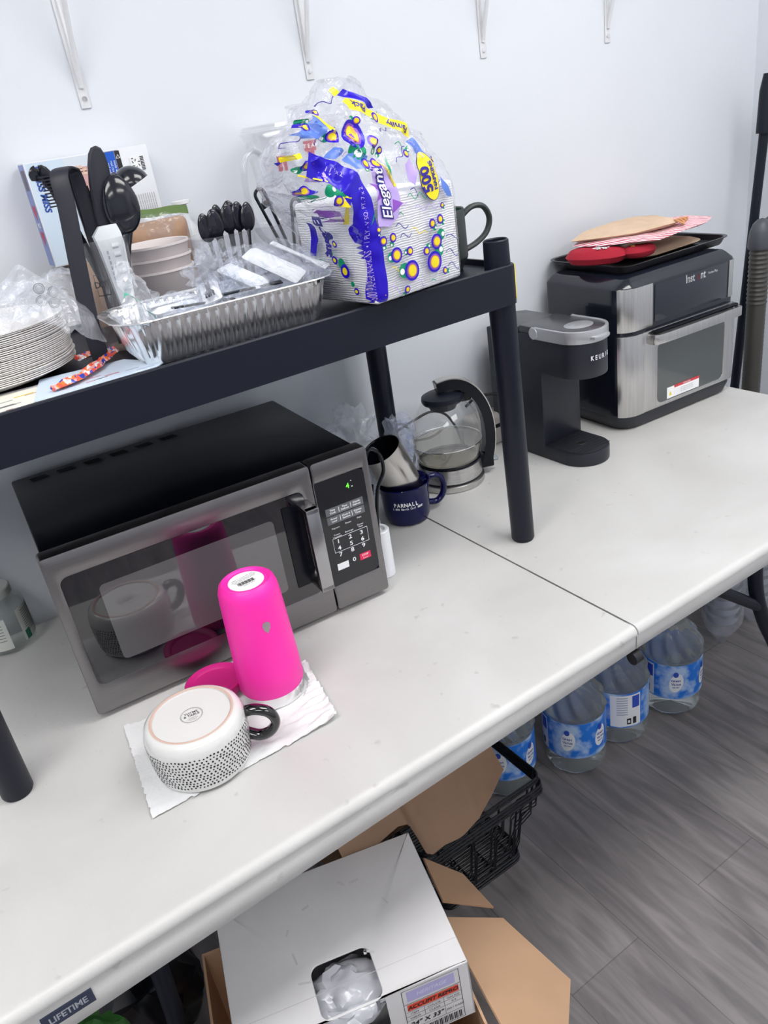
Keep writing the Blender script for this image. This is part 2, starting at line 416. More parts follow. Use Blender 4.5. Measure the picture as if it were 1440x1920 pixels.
# ================================================================== MICROWAVE
mw = thing('microwave', 'black and dark stainless steel microwave under the black shelf', 'microwave', (-0.7279, 0.3997, TT), -0.0622)
MW, MH, MD = .515, .2835, .376
g = G(); g.box(.006, MW - .006, .032, MD, .012, MH - .004, bev=.004); obj('body', g, mat('black_casing', (0.002, 0.0025, 0.005, 1), .28, spec=.25, bump=.02, bscale=500), mw)
for x in (.05, MW - .05):
    for y in (.06, MD - .05): g = G(); g.lathe([(0, 0), (.012, 0), (.012, .012), (0, .012)], 14, M=T(x, y, 0)); obj('foot', g, BLACK_MATTE, mw)
DKSLOT = mat('vent_slot', (0.001, 0.001, 0.002, 1), .9)
g = G()
for k in range(6):
    for r in range(3): g.box(.035 + k * .0465 + r * .002, .063 + k * .0465 + r * .002, .352 - r * .0062, .3553 - r * .0062, MH - .0045, MH - .0036)
obj('vent', g, DKSLOT, mw)
# ledge of vent cells between casing and front frame
g = G(); g.box(.004, MW - .004, .012, .034, .262, MH - .006)
for k in range(20): g.box(.010 + k * .0252, .013 + k * .0252, .012, .033, MH - .008, MH - .003)
g.box(.006, MW - .006, .031, .0335, MH - .006, MH - .0025, bev=.0008)
obj('vent_grille', g, BLACK_GLOSS, mw)
g = G()
for k in range(19): g.box(.0145 + k * .0252, .0335 + k * .0252, .014, .0295, MH - .0062, MH - .0054)
obj('vent_cells', g, mat('vent_grey', (.05, .05, .06, 1), .35), mw)
# door: steel frame with arched dark glass
def frame_with_hole(g, outer, hole, y0, y1, mi=0):
    n = len(hole)
    b = bmesh.new()
    # outer and hole have same vertex count
    for (yy, flip) in ((y0, 0), (y1, 1)):
        pass
    O0 = [b.verts.new((x, y0, z)) for x, z in outer]; H0 = [b.verts.new((x, y0, z)) for x, z in hole]
    O1 = [b.verts.new((x, y1, z)) for x, z in outer]; H1 = [b.verts.new((x, y1, z)) for x, z in hole]
    for i in range(n):
        j = (i + 1) % n
        b.faces.new((O0[i], O0[j], H0[j], H0[i])); b.faces.new((O1[i], H1[i], H1[j], O1[j]))
        b.faces.new((O0[i], O1[i], O1[j], O0[j])); b.faces.new((H0[i], H0[j], H1[j], H1[i]))
    bmesh.ops.recalc_face_normals(b, faces=b.faces)
    ed = [e for e in b.edges if abs(e.verts[0].co.y - y0) < 1e-9 and abs(e.verts[1].co.y - y0) < 1e-9 and e.calc_face_angle(0) > .8]
    bmesh.ops.bevel(b, geom=ed, offset=.0025, segments=2, profile=.5, affect='EDGES')
    g.merge(b, mi)
door = thing('door', None, None); door.parent = mw
g = G(); frame_with_hole(g, rrect(0, .4115, .010, MH, .006, 6), rrect(.017, .392, .060, .246, .012, 6), 0, .028)
obj('door_frame', g, DARK_STEEL, door, sharp=30)
GLASS_BLK = mat('black_door_glass', (0.003, 0.003, 0.006, 1), .02, spec=1.0, coat=.6)
g = G(); g.prism(rrect(.016, .393, .059, .247, .012), -.0035, 0, M=T(0, 0, 0) @ FR); obj('door_glass', g, GLASS_BLK, door)
def mesh_screen():
    m = bpy.data.materials.new('perforated_screen'); m.use_nodes = True; nt = m.node_tree; b = nt.nodes['Principled BSDF']
    tc = nt.nodes.new('ShaderNodeTexCoord'); v = nt.nodes.new('ShaderNodeTexVoronoi'); v.inputs['Scale'].default_value = 700; v.inputs['Randomness'].default_value = 0
    nt.links.new(tc.outputs['Object'], v.inputs['Vector'])
    r = nt.nodes.new('ShaderNodeValToRGB'); r.color_ramp.elements[0].position = .25; r.color_ramp.elements[1].position = .4
    r.color_ramp.elements[0].color = (.03, .03, .035, 1); r.color_ramp.elements[1].color = (.085, .085, .09, 1)
    nt.links.new(v.outputs['Distance'], r.inputs[0]); nt.links.new(r.outputs[0], b.inputs['Base Color'])
    b.inputs['Roughness'].default_value = .03; b.inputs['Specular IOR Level'].default_value = 1.0; b.inputs['Coat Weight'].default_value = .6; b.inputs['Coat Roughness'].default_value = .02
    return m
g = G(); g.prism(rrect(.062, .335, .086, .217, .008), -.0002, .0003, M=T(0, -.0002, 0) @ FR); obj('door_screen', g, mesh_screen(), door)
h = G(); h.box(.3765, .3985, -.042, -.030, .082, .2305, bev=.0015, seg=2)
h.box(.3765, .3985, -.042, .001, .222, .2305, bev=.0012); h.box(.3765, .3985, -.042, .001, .082, .0905, bev=.0012)
hd = obj('door_handle', h, mat('handle_steel', (.42, .42, .43, 1), .22, 1.0), door)
g = G(); g.box(.352, .3765, -.0025, -.0005, .084, .229); obj('handle_recess_shade', g, BLACK_GLOSS, door)  # black strip for the handle's inner side and the shadow in its recess
cp = thing('control_panel', None, None); cp.parent = mw
g = G(); frame_with_hole(g, rrect(.4135, MW, .010, MH, .006, 6), rrect(.4145, .502, .058, .249, .0009, 6), 0, .028); obj('panel_frame', g, DARK_STEEL, cp, sharp=30)
g = G(); g.prism([(.414, .057), (.492, .059)] + [(.492 + .011 * math.sin(a), .070 - .011 * math.cos(a)) for a in (.4, .8, 1.2)] + [(.503, .07), (.503, .240)] + [(.493 + .010 * math.cos(a), .240 + .010 * math.sin(a)) for a in (.4, .8, 1.2)] + [(.492, .250), (.414, .250)], -.003, -.0006, M=T(0, -.0012, 0) @ FR)
obj('panel_glass', g, mat('panel_black', (.008, .009, .013, 1), .12, coat=.3), cp)
g = G(); KW = []
def pt(s, x, z, size, mi=0, **k): text_into(g, s, size, front(x, -.0010, z), mi, **k)
for (z, names) in ((.1935, ('Time\nCook', 'Time\nDefrost', 'Weight\nDefrost')), (.178, ('Power\nLevel', 'Clock &\nSettings', 'Kitchen\nTimer'))):
    g.box(.424, .4935, -.0009, -.0006, z - .0068, z + .0068, mi=1)
    for x, s in zip((.4365, .459, .481), names): pt(s, x, z, .0046, bold=.0001)
    for x in (.448, .470): g.box(x - .0004, x + .0004, -.0012, -.0008, z - .0045, z + .0045)
for x, z, s in ((.4365, .163, 'Popcorn'), (.460, .1645, 'Potato'), (.481, .166, 'Pizza'), (.459, .157, '500 IMPULSE'), (.4365, .1485, 'Frozen\nVegetable'), (.459, .149, 'Beverage'), (.481, .151, 'Dinner\nPlate')):
    if s[0] != '5': pt(s, x, z, .0042)
for i, dgt in enumerate('123456789'):
    pt(dgt, (.4365, .459, .4805)[i % 3], .1375 - .0125 * (i // 3), .0105, bold=.0002, squash=1.2)
pt('0', .459, .0935, .0105, bold=.0002, squash=1.2)
for zz, x0, x1 in ((.1445, .427, .492), (.1185, .427, .492)): g.box(x0, x1, -.0011, -.0007, zz - .0002, zz + .0002)
for x in (.427, .492): g.box(x - .0002, x + .0002, -.0011, -.0007, .1185, .1445)
g.box(.4265, .4475, -.0012, -.0007, .0845, .0965, mi=2); pt('START', .437, .0925, .0052, 3, bold=.0001); pt('+30 Sec', .437, .0873, .0034, 3)
g.box(.4695, .4905, -.0012, -.0007, .0865, .0985, mi=4); text_into(g, 'STOP', .0052, front(.480, -.0014, .0945), 0, bold=.0001); text_into(g, 'Cancel', .0036, front(.480, -.0014, .0892), 0)
obj('key_legend', g, [WHITE_INK, mat('key_grey', (.12, .125, .14, 1), .3), WHITE_INK, INK, mat('stop_red', (.75, .02, .1, 1), .4)], cp)
g = G(); text_into(g, '4', .013, front(.4705, -.0013, .2275), 0, bold=.0002); g.box(.477, .4795, -.0016, -.0011, .224, .2255, mi=1); g.box(.477, .4785, -.0016, -.0011, .2345, .2355, mi=1)
obj('display_digits', g, [mat('green_led', (.12, .75, .04, 1), emit=.5), WHITE_INK], cp)

# cables and plug looped at the right end of the microwave
g = G()
g.tube(smooth_path([(-.222, .372, .985), (-.205, .376, 1.01), (-.185, .38, .995), (-.178, .385, .96), (-.192, .392, .925), (-.198, .40, .86), (-.196, .41, .80)], 8), .0032, 8)
g.tube(smooth_path([(-.19, .41, .93), (-.196, .415, .87), (-.188, .42, .80), (-.19, .43, .744)], 6), .0025, 8)
obj('power_cord', g, BLACK_GLOSS, label='black power cord looped at the right end of the microwave', cat='power cord')
# ================================================================== ON THE TABLE
# ---- air fryer oven
ov = thing('air_fryer_oven', 'black and stainless steel countertop oven at the right end of the table', 'oven', (.562, .5186, TT), -.0536)
OW, OD = .372, .262
def foot(o, r=.045, rb=.02, n=7):
    pts = []
    for cx, cy, a0, rr in ((OW - .02, .02, 1.5 * PI, .02), (OW - rb, OD - rb, 0, rb), (rb, OD - rb, PI / 2, rb), (r, r, PI, r)):
        R = max(rr - o, .003)
        for k in range(n + 1):
            a = a0 + PI / 2 * k / n; pts.append((cx + R * math.cos(a), cy + R * math.sin(a)))
    return pts
OVB = mat('oven_black', (0.008, 0.010, 0.018, 1), .16, coat=.4, bump=.01, bscale=400)
g = G(); g.loft([[(x, y, z) for x, y in foot(o)] for o, z in ((.0175, .036), (.002, .0365), (.002, .24), (.002, .332), (.004, .336), (.0175, .347), (.0185, .3475))])
obj('body', g, OVB, ov)
g = G(); g.loft([[(x + (OW / 2 - x) * s, y + (OD / 2 - y) * s, z) for x, y in foot(.018)] for s, z in ((0, .3472), (.05, .354), (.16, .358), (.2, .3585))]); obj('top_cover', g, OVB, ov)
g = G(); g.loft([[(x + (OW / 2 - x) * s, y + (OD / 2 - y) * s, z) for x, y in foot(0)] for s, z in ((.10, 0), (.05, .006), (0.0, .028), (0.0, .036), (.01, .038))]); obj('base', g, mat('oven_base', (0.02, 0.022, 0.03, 1), .4), ov)
def wrap(path, z0, z1, th=.0022, g=None, bev=.0006):
    P = [Vector((x, y)) for x, y in path]; n = len(P); outp = []
    for i in range(n):
        t = (P[min(i + 1, n - 1)] - P[max(i - 1, 0)]).normalized(); nn = Vector((t.y, -t.x)); outp.append(P[i] + nn * th)
    g.prism([tuple(p) for p in outp] + [tuple(p) for p in P[::-1]], z0, z1, bev=bev)
corner = [(.045 - .043 * math.cos(a), .045 - .043 * math.sin(a)) for a in [.50 + (PI / 2 - .50) * k / 9 for k in range(10)]]
SATIN = mat('satin_steel', (.56, .55, .54, 1), .27, 1.0, var=.10, vscale=24, stretch=(14, 14, .3))
g = G(); wrap(corner + [(.092, .002)], .238, .334, g=g); obj('corner_trim', g, SATIN, ov)
g = G(); wrap([(OW - .028, .002), (OW - .02, .002)] + [(OW - .02 + .018 * math.sin(a), .02 - .018 * math.cos(a)) for a in (.4, .8, 1.2, 1.57)], .244, .330, g=g); obj('corner_trim', g, SATIN, ov)
odr = thing('door', None, None); odr.parent = ov
g = G(); wrap(corner + [(.064, .002)], .036, .229, th=.004, g=g)
frame_with_hole(g, rrect(.062, OW - .001, .036, .229, .005, 6), rrect(.108, .336, .046, .194, .016, 6), -.0022, .004)
obj('door_frame', g, SATIN, odr, sharp=30)
g = G(); g.prism(rrect(.106, .338, .044, .196, .016), -.0015, .001, M=T(0, .0008, 0) @ FR); obj('door_glass', g, mat('oven_glass', (.05, .06, .06, 1), .06, spec=1.0, coat=.6), odr)
g = G()
hp = smooth_path([(.084, -.001, 0), (.085, -.012, 0), (.094, -.018, 0), (.16, -.020, 0), (.27, -.020, 0), (.352, -.019, 0), (.364, -.014, 0), (.366, -.004, 0)], 5)
wrap([(p.x, p.y) for p in hp], .199, .2215, th=.008, g=g, bev=.0015); obj('door_handle', g, SATIN, odr)
g = G(); g.box(.087, .364, -.015, .002, .2215, .228, bev=.001); obj('handle_bracket', g, BLACK_GLOSS, odr)
g = G(); g.box(.142, .252, -.0008, .0004, .0475, .075); g.box(.166, .252, -.0012, -.0006, .0695, .0755, mi=1); g.box(.166, .250, -.0011, -.0006, .05, .067, mi=3)
g.put([(.147, -.0013, .054), (.158, -.0013, .054), (.1525, -.0013, .065)], [(0, 1, 2)], 2)
text_into(g, 'WARNING', .0055, front(.209, -.0014, .0725), 4)
for r_ in range(3): text_into(g, 'Hot surface do not touch', .0042, front(.209, -.0014, .0635 - r_ * .0045), 5)
text_into(g, '!', .008, front(.1525, -.0016, .0585), 5)
obj('warning_label', g, [PAPER, mat('label_red', (.6, .05, .06, 1), .5), YEL, PAPER, WHITE_INK, mat('label_grey', (.25, .25, .27, 1), .6)], odr)
g = G(); text_into(g, 'Inst', .026, front(.213, .0008, .317), 0, bold=.0005, squash=.78); text_into(g, 'nt', .026, front(.2555, .0008, .317), 0, bold=.0005, squash=.78)
text_into(g, 'a', .026, front(.2405, .0008, .317), 1, bold=.0003, squash=.8); text_into(g, 'Vortex Plus', .0085, front(.2885, .0008, .3165), 0, squash=.8)
obj('logo', g, [WHITE_INK, mat('logo_red', (.22, .02, .03, 1), .4)], ov)
g = G(); g.box(.10, .34, .0008, .0018, .245, .328, bev=.0003); obj('touch_panel', g, mat('touch_glass', (.012, .015, .026, 1), .1, coat=.5), ov)

# ---- baking tray and pot holders on the oven
tz = TT + .3590
tr = thing('baking_tray', 'dark metal baking tray lying on top of the oven', 'tray', (.612, .555, tz), -.03)
TW, TD = .33, .225
g = G()
L = [[(x, y, z) for x, y in rrect(-o, TW + o, -o, TD + o, .018 + o)] for o, z in ((0, .0), (0.004, .004), (.010, .016), (.016, .0175), (.016, .019), (.0085, .018), (.002, .005), (-.004, .0022))]
g.loft(L); obj('tray_body', g, mat('tray_coating', (.018, .018, .022, 1), .28, .3), tr)
BEIGE = mat('beige_cotton', (.62, .46, .33, 1), .95, bump=.6, bscale=400, var=.08, vscale=20)
def stripes():
    m = bpy.data.materials.new('red_striped_cotton'); m.use_nodes = True; nt = m.node_tree; b = nt.nodes['Principled BSDF']
    tc = nt.nodes.new('ShaderNodeTexCoord'); wv = nt.nodes.new('ShaderNodeTexWave'); wv.wave_type = 'BANDS'; wv.bands_direction = 'DIAGONAL'
    wv.inputs['Scale'].default_value = 40; nt.links.new(tc.outputs['Object'], wv.inputs['Vector'])
    r = nt.nodes.new('ShaderNodeValToRGB'); r.color_ramp.elements[0].position = .40; r.color_ramp.elements[1].position = .55
    r.color_ramp.elements[0].color = (.50, .03, .08, 1); r.color_ramp.elements[1].color = (.90, .80, .82, 1)
    nt.links.new(wv.outputs[0], r.inputs[0]); nt.links.new(r.outputs[0], b.inputs['Base Color']); b.inputs['Roughness'].default_value = .95
    return m
STRIPE = stripes()
def cushion(g, poly, z, th, tilt=(0, 0), wob=.003, seed=1, mi=0, puff=.35):
    """a soft flat pad with outline poly (metres), centre raised"""
    n = len(poly); cx = sum(p[0] for p in poly) / n; cy = sum(p[1] for p in poly) / n
    V = []; rings = 7
    def P(s, side, x, y):
        px, py = cx + (x - cx) * s, cy + (y - cy) * s
        h = th * .5 * max(0.0, 1 - abs(s) ** 4) ** .5
        w = wob * noise.noise(Vector((px * 22, py * 22, seed)))
        return (px, py, z + tilt[0] * (px - cx) + tilt[1] * (py - cy) + w + side * h)
    loops = []
    for side, order in ((-1, range(1, rings + 1)), (1, range(rings, 0, -1))):
        for k in order:
            s = k / rings
            if side == 1 and k == rings: continue
            loops.append([P(s, side, x, y) for x, y in poly])
    g.loft(loops, mi=mi)
def ovalpoly(cx, cy, rx, ry, rot=0, n=36, pinch=0):
    out = []
    for k in range(n):
        a = 2 * PI * k / n; x = math.cos(a) * rx; y = math.sin(a) * ry
        out.append((cx + x * math.cos(rot) - y * math.sin(rot), cy + x * math.sin(rot) + y * math.cos(rot)))
    return out
g = G(); cushion(g, [(x, y) for x, y in rrect(.700, .935, .578, .735, .05, 6)], tz + .014, .016, (0.0, 0.0), seed=2)
obj('oven_mitt', g, BEIGE, label='beige quilted oven mitt at the bottom of the pile on the baking tray', cat='oven mitt')
mt = thing('oven_mitt', 'red oven mitt with a white snowflake at the left of the tray', 'oven mitt', (0, 0, 0))
RED = mat('red_cotton', (.36, .012, .03, 1), .9, bump=.5, bscale=300)
def mitt(g, c, L, W, rot, z, th):
    g_ = []
    for k in range(40):
        a = 2 * PI * k / 40; x = math.cos(a) * L; y = math.sin(a) * W * (1 - .15 * math.cos(a))
        g_.append((c[0] + x * math.cos(rot) - y * math.sin(rot), c[1] + x * math.sin(rot) + y * math.cos(rot)))
    cushion(g, g_, z, th, seed=4, wob=.002)
g = G(); mitt(g, (.624, .648), .072, .046, -1.12, tz + .034, .038); obj('mitt_body', g, RED, mt)
g = G(); zc = tz + .0532
for k in range(3):
    a = PI * k / 3 + .3; g.box(-.019, .019, -.0018, .0018, 0, .0008, M=T(.617, .628, zc) @ RZ(a))
    for s in (-1, 1):
        for q in (-1, 1): g.box(0, .007, -.0012, .0012, 0, .0008, M=T(.617, .628, zc) @ RZ(a) @ T(s * .011, 0, 0) @ RZ((0 if s > 0 else PI) + q * .8))
obj('snowflake', g, PAPER, mt)
th_ = thing('oven_mitt', 'small red oven mitt thumb with a yellow dot, beside the snowflake mitt', 'oven mitt', (0, 0, 0))
g = G(); mitt(g, (.682, .574), .040, .022, -.35, tz + .036, .028); obj('mitt_body', g, RED, th_)
g = G(); g.lathe([(0, .001), (.004, .0005), (.005, 0)], 12, M=T(.662, .576, tz + .050)); obj('dot', g, YEL, th_)
g = G(); cushion(g, [(.600, .700), (.620, .630), (.665, .552), (.70, .535), (.80, .540), (.90, .560), (.962, .592), (.960, .660), (.92, .71), (.80, .75), (.68, .75)], tz + .0575, .013, (.0, .0), seed=7, wob=.006)
obj('pot_holder', g, STRIPE, label='red and white striped pot holder under the beige round one', cat='pot holder')
tp = thing('pot_holder', 'beige pot holder with a hanging loop, on top of the pile', 'pot holder', (0, 0, 0))
g = G(); cushion(g, [(.598, .703), (.64, .645), (.70, .60), (.77, .570), (.815, .572), (.842, .612), (.850, .665), (.835, .72), (.78, .752), (.68, .745)], tz + .072, .018, (.02, .0), seed=9, wob=.006)
obj('pad', g, BEIGE, tp, sharp=60)
g = G()
for k in range(7): g.tube(smooth_path([(.812 + .003 * k, .585 - .002 * (k % 3), tz + .077), (.803 + .006 * k, .568, tz + .078 - .003 * (k % 2)), (.811 + .004 * k, .556 + .003 * k, tz + .070)], 4), .0022, 6)
obj('loop_bow', g, mat('orange_thread', (.60, .30, .14, 1), .9), tp)

# ---- single serve coffee maker
km = thing('coffee_maker', 'slim black single-serve coffee maker with a silver lid handle, left of the oven', 'coffee maker', (.416, .508, TT))
KR = .058
def nose(r, yb, n=16, y0=0): return [(r * math.cos(a), r * math.sin(a) + y0) for a in [PI + PI * k / n for k in range(n + 1)]] + [(r, yb), (-r, yb)]
KB = mat('coffee_black', (0.016, 0.018, 0.027, 1), .36, bump=.02, bscale=400)
g = G(); g.prism(nose(KR, .062), 0, .031, bev=.002); obj('drip_base', g, KB, km)
g = G(); g.prism(nose(KR - .004, .058), .0305, .0325, bev=.0006)
for k in range(9): g.box(-.045, .045, -.038 + k * .0105, -.036 + k * .0105, .0325, .0332)
g.lathe([(.0085, .0327), (.0105, .0340), (.012, .0327)], 20, M=T(0, .005, 0)); obj('drip_grate', g, BLACK_MATTE, km)
g = G(); g.lathe([(0, .0332), (.0085, .0334), (.009, .0330)], 20, M=T(0, .005, 0)); obj('drip_hole', g, DKSLOT, km)
g = G(); g.box(-KR, KR, .060, .232, 0, .208, bev=.0025); obj('column', g, KB, km)
g = G(); g.prism(nose(KR - .001, .232), .200, .285, bev=.003); obj('brew_head', g, KB, km)
g = G(); g.prism(nose(KR - .004, .125), .2845, .300, bev=.002); obj('lid', g, mat('lid_grey', (.05, .052, .06, 1), .25), km)
g = G(); g.prism([(-KR + .002, .128), (KR - .002, .128), (KR - .002, .22)] + [(KR * .6, .24), (-KR * .6, .24)] + [(-KR + .002, .22)], .284, .297, bev=.003); obj('tank_lid', g, mat('tank_grey', (.07, .072, .08, 1), .3), km)
def uband(r0, r1, yb):
    a_ = [PI + PI * k / 16 for k in range(17)]
    return [(-r1, yb)] + [(r1 * math.cos(a), r1 * math.sin(a)) for a in a_] + [(r1, yb), (r0, yb)] + [(r0 * math.cos(a), r0 * math.sin(a)) for a in a_[::-1]] + [(-r0, yb)]
SILV = mat('silver_plastic', (.50, .51, .53, 1), .3, .6)
g = G(); g.prism(uband(KR - .005, KR + .002, .075), .276, .302, bev=.0015)
g.lathe([(0, .003), (.012, .003), (.0135, .001), (.0135, 0)], 20, M=T(-KR - .0005, .075, .289) @ RY(-PI / 2))
g.lathe([(0, .003), (.012, .003), (.0135, .001), (.0135, 0)], 20, M=T(KR + .0005, .075, .289) @ RY(PI / 2))
g.prism([(-.026, -KR + .006), (-.022, -KR - .006), (-.012, -KR - .0115), (.012, -KR - .0115), (.022, -KR - .006), (.026, -KR + .006)], .283, .290, bev=.0015)
obj('lid_handle', g, SILV, km)
g = G(); g.prism(circ(.004, .005, .033, 32, .028), .2995, .3012, bev=.0006); text_into(g, 'brew', .010, T(.004, .005, .3014), 1)
obj('brew_disc', g, [mat('disc_silver', (.36, .37, .39, 1), .3, .3), mat('disc_ink', (.3, .3, .33, 1), .4)], km)
g = G(); g.box(-KR - .0008, -KR + .001, .145, .205, .243, .272, bev=.0004); obj('window', g, mat('window_grey', (.42, .45, .48, 1), .25), km)
g = G()
s_ = 'KEURIG'
for i, ch in enumerate(s_):
    a = -PI / 2 + (-.36 + i * .165) ; r = KR + .0003
    text_into(g, ch, .0135, T(r * math.cos(a), r * math.sin(a), .243) @ RZ(a + PI / 2) @ FR, bold=.0004, squash=.80)
obj('logo', g, WHITE_INK, km)

# ---- glass kettle
kt = thing('electric_kettle', 'glass electric kettle with a black and steel handle, between the mugs and the shelf leg', 'kettle', (.148, .6515, TT), -.38)
g = G(); g.lathe([(0, 0), (.073, 0), (.0755, .002), (.0755, .013), (.073, .0145), (0, .0145)], 48); obj('power_base', g, STEEL, kt)
g = G(); g.lathe([(0, .0150), (.071, .0150), (.071, .0175), (0, .0175)], 48); obj('base_gap', g, BLACK_MATTE, kt)
g = G(); g.lathe([(0, .0178), (.070, .0178), (.0715, .020), (.0685, .050), (0, .050)], 48); obj('steel_band', g, STEEL, kt)
g = G(); g.lathe([(.068, .0502), (.0705, .0515), (.0705, .056), (.0672, .058)], 48); obj('seal_ring', g, BLACK_GLOSS, kt)
g = G(); g.lathe([(.0650, .056), (.074, .075), (.0785, .100), (.0770, .125), (.066, .160), (.050, .182), (.044, .192)], 48); obj('glass_body', g, film('kettle_glass', tint=(.985, .99, .99, 1), body=.02, bump=0, rough=.02, edge=.2), kt)
g = G(); g.lathe([(0, .052), (.0645, .052), (.072, .075), (.0755, .096), (0, .0965)], 40); obj('water', g, film('kettle_water', tint=(.86, .84, .79, 1), body=.10, bump=0, rough=.02, edge=.3, white=(.5, .47, .42, 1)), kt)
g = G(); g.tube([(math.cos(a) * .0775, math.sin(a) * .0775, .098) for a in [2 * PI * k / 40 for k in range(40)]], .0012, 6, closed=True); obj('level_ring', g, CHROME, kt)
g = G(); g.lathe([(0, .172), (.028, .172), (.034, .184), (.043, .187), (.0455, .193), (.0440, .201), (.034, .206), (0, .208)], 40); obj('lid', g, BLACK_PLASTIC, kt)
def handle(g, offs, wid, th, mi=0, i0=0, i1=None):
    C = smooth_path([(-.012, 0, .222), (.020, 0, .226), (.050, 0, .216), (.075, 0, .190), (.092, 0, .150), (.098, 0, .105), (.094, 0, .060), (.084, 0, .026)], 6)
    C = C[i0:i1]
    loops = []
    for i, p in enumerate(C):
        t = (C[min(i + 1, len(C) - 1)] - C[max(i - 1, 0)]).normalized(); nn = Vector((t.z, 0, -t.x)) * -1
        if nn.dot(p - Vector((.02, 0, .10))) < 0: nn = -nn
        q = p + nn * offs
        hw = wid / 2; hh = th / 2
        loops.append([q + nn * a + Vector((0, 1, 0)) * b for a, b in ((hh, -hw), (hh, hw), (-hh, hw), (-hh, -hw))])
    g.loft(loops, mi)
g = G(); handle(g, -.002, .030, .022); obj('handle', g, BLACK_GLOSS, kt, sharp=25)
g = G(); handle(g, .0100, .025, .003, i0=1, i1=-4); obj('handle_trim', g, mat('trim_steel', (.6, .58, .55, 1), .33, 1.0), kt, sharp=25)
g = G(); g.box(.066, .100, -.013, .013, .016, .050, bev=.004); obj('handle_mount', g, BLACK_GLOSS, kt)
g = G(); g.box(.038, .062, -.013, .013, .180, .214, bev=.004); obj('handle_mount', g, BLACK_GLOSS, kt)
g = G(); g.box(.092, .112, -.008, .008, .026, .034, bev=.002); obj('switch', g, mat('clear_switch', (.6, .65, .68, 1), .1, trans=.7), kt)

# ---- blue mug with steel cup in it
def ring_handle(g, pts, r, n=12, flat=1.0, mi=0): g.tube(smooth_path(pts, 6), r, n, flat=flat, mi=mi)
bm_ = thing('coffee_mug', 'dark blue coffee mug with white lettering, holding the steel cup', 'mug', (-.025, .577, TT))
NAVY = mat('cobalt_glaze', (.003, .004, .060, 1), .07, spec=.35, coat=.15)
g = G(); g.lathe([(0, 0), (.036, 0), (.043, .004), (.0475, .014), (.0490, .040), (.0500, .066), (.0530, .080), (.0545, .084), (.0530, .086), (.0510, .084), (.0470, .066), (.0455, .02), (.04, .007), (0, .006)], 48); obj('mug_body', g, NAVY, bm_)
g = G(); ring_handle(g, [(.040, -.004, .070), (.058, -.008, .076), (.078, -.012, .072), (.088, -.014, .052), (.084, -.013, .028), (.068, -.010, .016), (.045, -.005, .022)], .0075, flat=.85); obj('handle', g, NAVY, bm_)
def curved_text(g, s, size, R, a0, z, da, mi=0, bold=.0002, squash=1.0, tilt=0):
    for i, ch in enumerate(s):
        if ch == ' ': continue
        a = a0 + i * da
        text_into(g, ch, size, T(R * math.cos(a), R * math.sin(a), z + tilt * i) @ RZ(a + PI / 2) @ FR, mi, bold=bold, squash=squash)
g = G(); curved_text(g, 'PARNALL', .0115, .0502, -2.60, .053, .150, bold=.0004, squash=.88); curved_text(g, '1-800 North Call BENT', .0062, .0500, -2.70, .0445, .062, bold=.0002, squash=.8)
obj('lettering', g, WHITE_INK, bm_)
g = G(); MC = T(-.004, .577, TT + .030) @ Matrix.Rotation(math.radians(-24), 4, Vector((0.06, 1, 0)).normalized())
g.lathe([(0, .002), (.028, .002), (.0345, .008), (.0385, .05), (.0415, .105), (.0425, .150), (.0432, .151), (.0418, .150), (.0405, .105), (.0370, .05), (.032, .01), (0, .008)], 44, M=MC)
sc_ = obj('steel_cup', g, mat('cup_steel', (.62, .60, .58, 1), .2, 1.0), label='brushed stainless steel cup leaning inside the blue mug', cat='cup')
g = G(); g.lathe([(.0407, .112), (.0413, .149), (.0405, .149), (.0398, .112), (.030, .05), (0, .04)], 44, M=MC); obj('cup_lining', g, BLACK_GLOSS, sc_)

# ---- small white roll behind the microwave corner
g = G(); g.lathe([(.006, .002), (.0190, .0), (.0205, .002), (.0205, .093), (.0190, .095), (.0135, .0945), (.0125, .088), (.006, .088), (.006, .094), (.004, .094), (.004, .086), (0, .086)], 28, M=T(-.1845, .4285, TT))
obj('paper_roll', g, mat('roll_white', (.78, .80, .84, 1), .5), label='small white roll standing beside the right end of the microwave', cat='roll')

# ---- pink tumbler, lid, polka dot mug, paper towel
PINK = mat('hot_pink_coating', (1.0, .028, .42, 1), .42, bump=.03, bscale=500)
tu = thing('tumbler', 'tall hot pink tumbler standing upside down on the paper towel', 'tumbler', (-.494, .270, TT + .0045))
g = G(); g.lathe([(.0465, .018), (.0487, .022), (.0480, .06), (.0458, .12), (.0440, .168), (.0428, .184), (.0395, .1945), (.0350, .1980), (.0320, .1968), (.0305, .1950), (0, .1950)], 56); obj('tumbler_body', g, PINK, tu)
g = G(); g.lathe([(.044, .0), (.0464, .0005), (.0474, .019), (.0450, .0195), (.0440, .001)], 56); obj('steel_rim', g, CHROME, tu)
g = G(); g.lathe([(0, .1958), (.0255, .1958), (.0258, .1951)], 40)
for k in range(5): text_into(g, ('KEEP IT COLD OR HOT', 'do not microwave or freeze', 'hand wash recommended', '18/8 stainless steel', 'made in china')[k], .0034, T(0, .012 - k * .0035 - (.009 if k > 2 else 0), .1961) @ RZ(0.12), 1)
for k in range(16): g.box(-.014 + k * .0016, -.0132 + k * .0016 + (.0004 if k % 3 else 0), -.007, .0005, .1959, .1961, mi=1)
obj('base_sticker', g, [PAPER, INK], tu)
g = G(); A0 = -1.62
def onTum(u, z): a = A0 + u / .0451; R = .0455; return (R * math.cos(a), R * math.sin(a), z)
for poly in ([(0, -.0105), (.0045, -.004), (.006, .003), (.0045, .0075), (0, .0090), (-.0045, .0075), (-.006, .003), (-.0045, -.004)],):
    V = [onTum(0, .140)] + [onTum(x, .140 + z) for x, z in poly]; n = len(poly)
    g.put(V, [(0, i + 1, (i + 1) % n + 1) for i in range(n)])
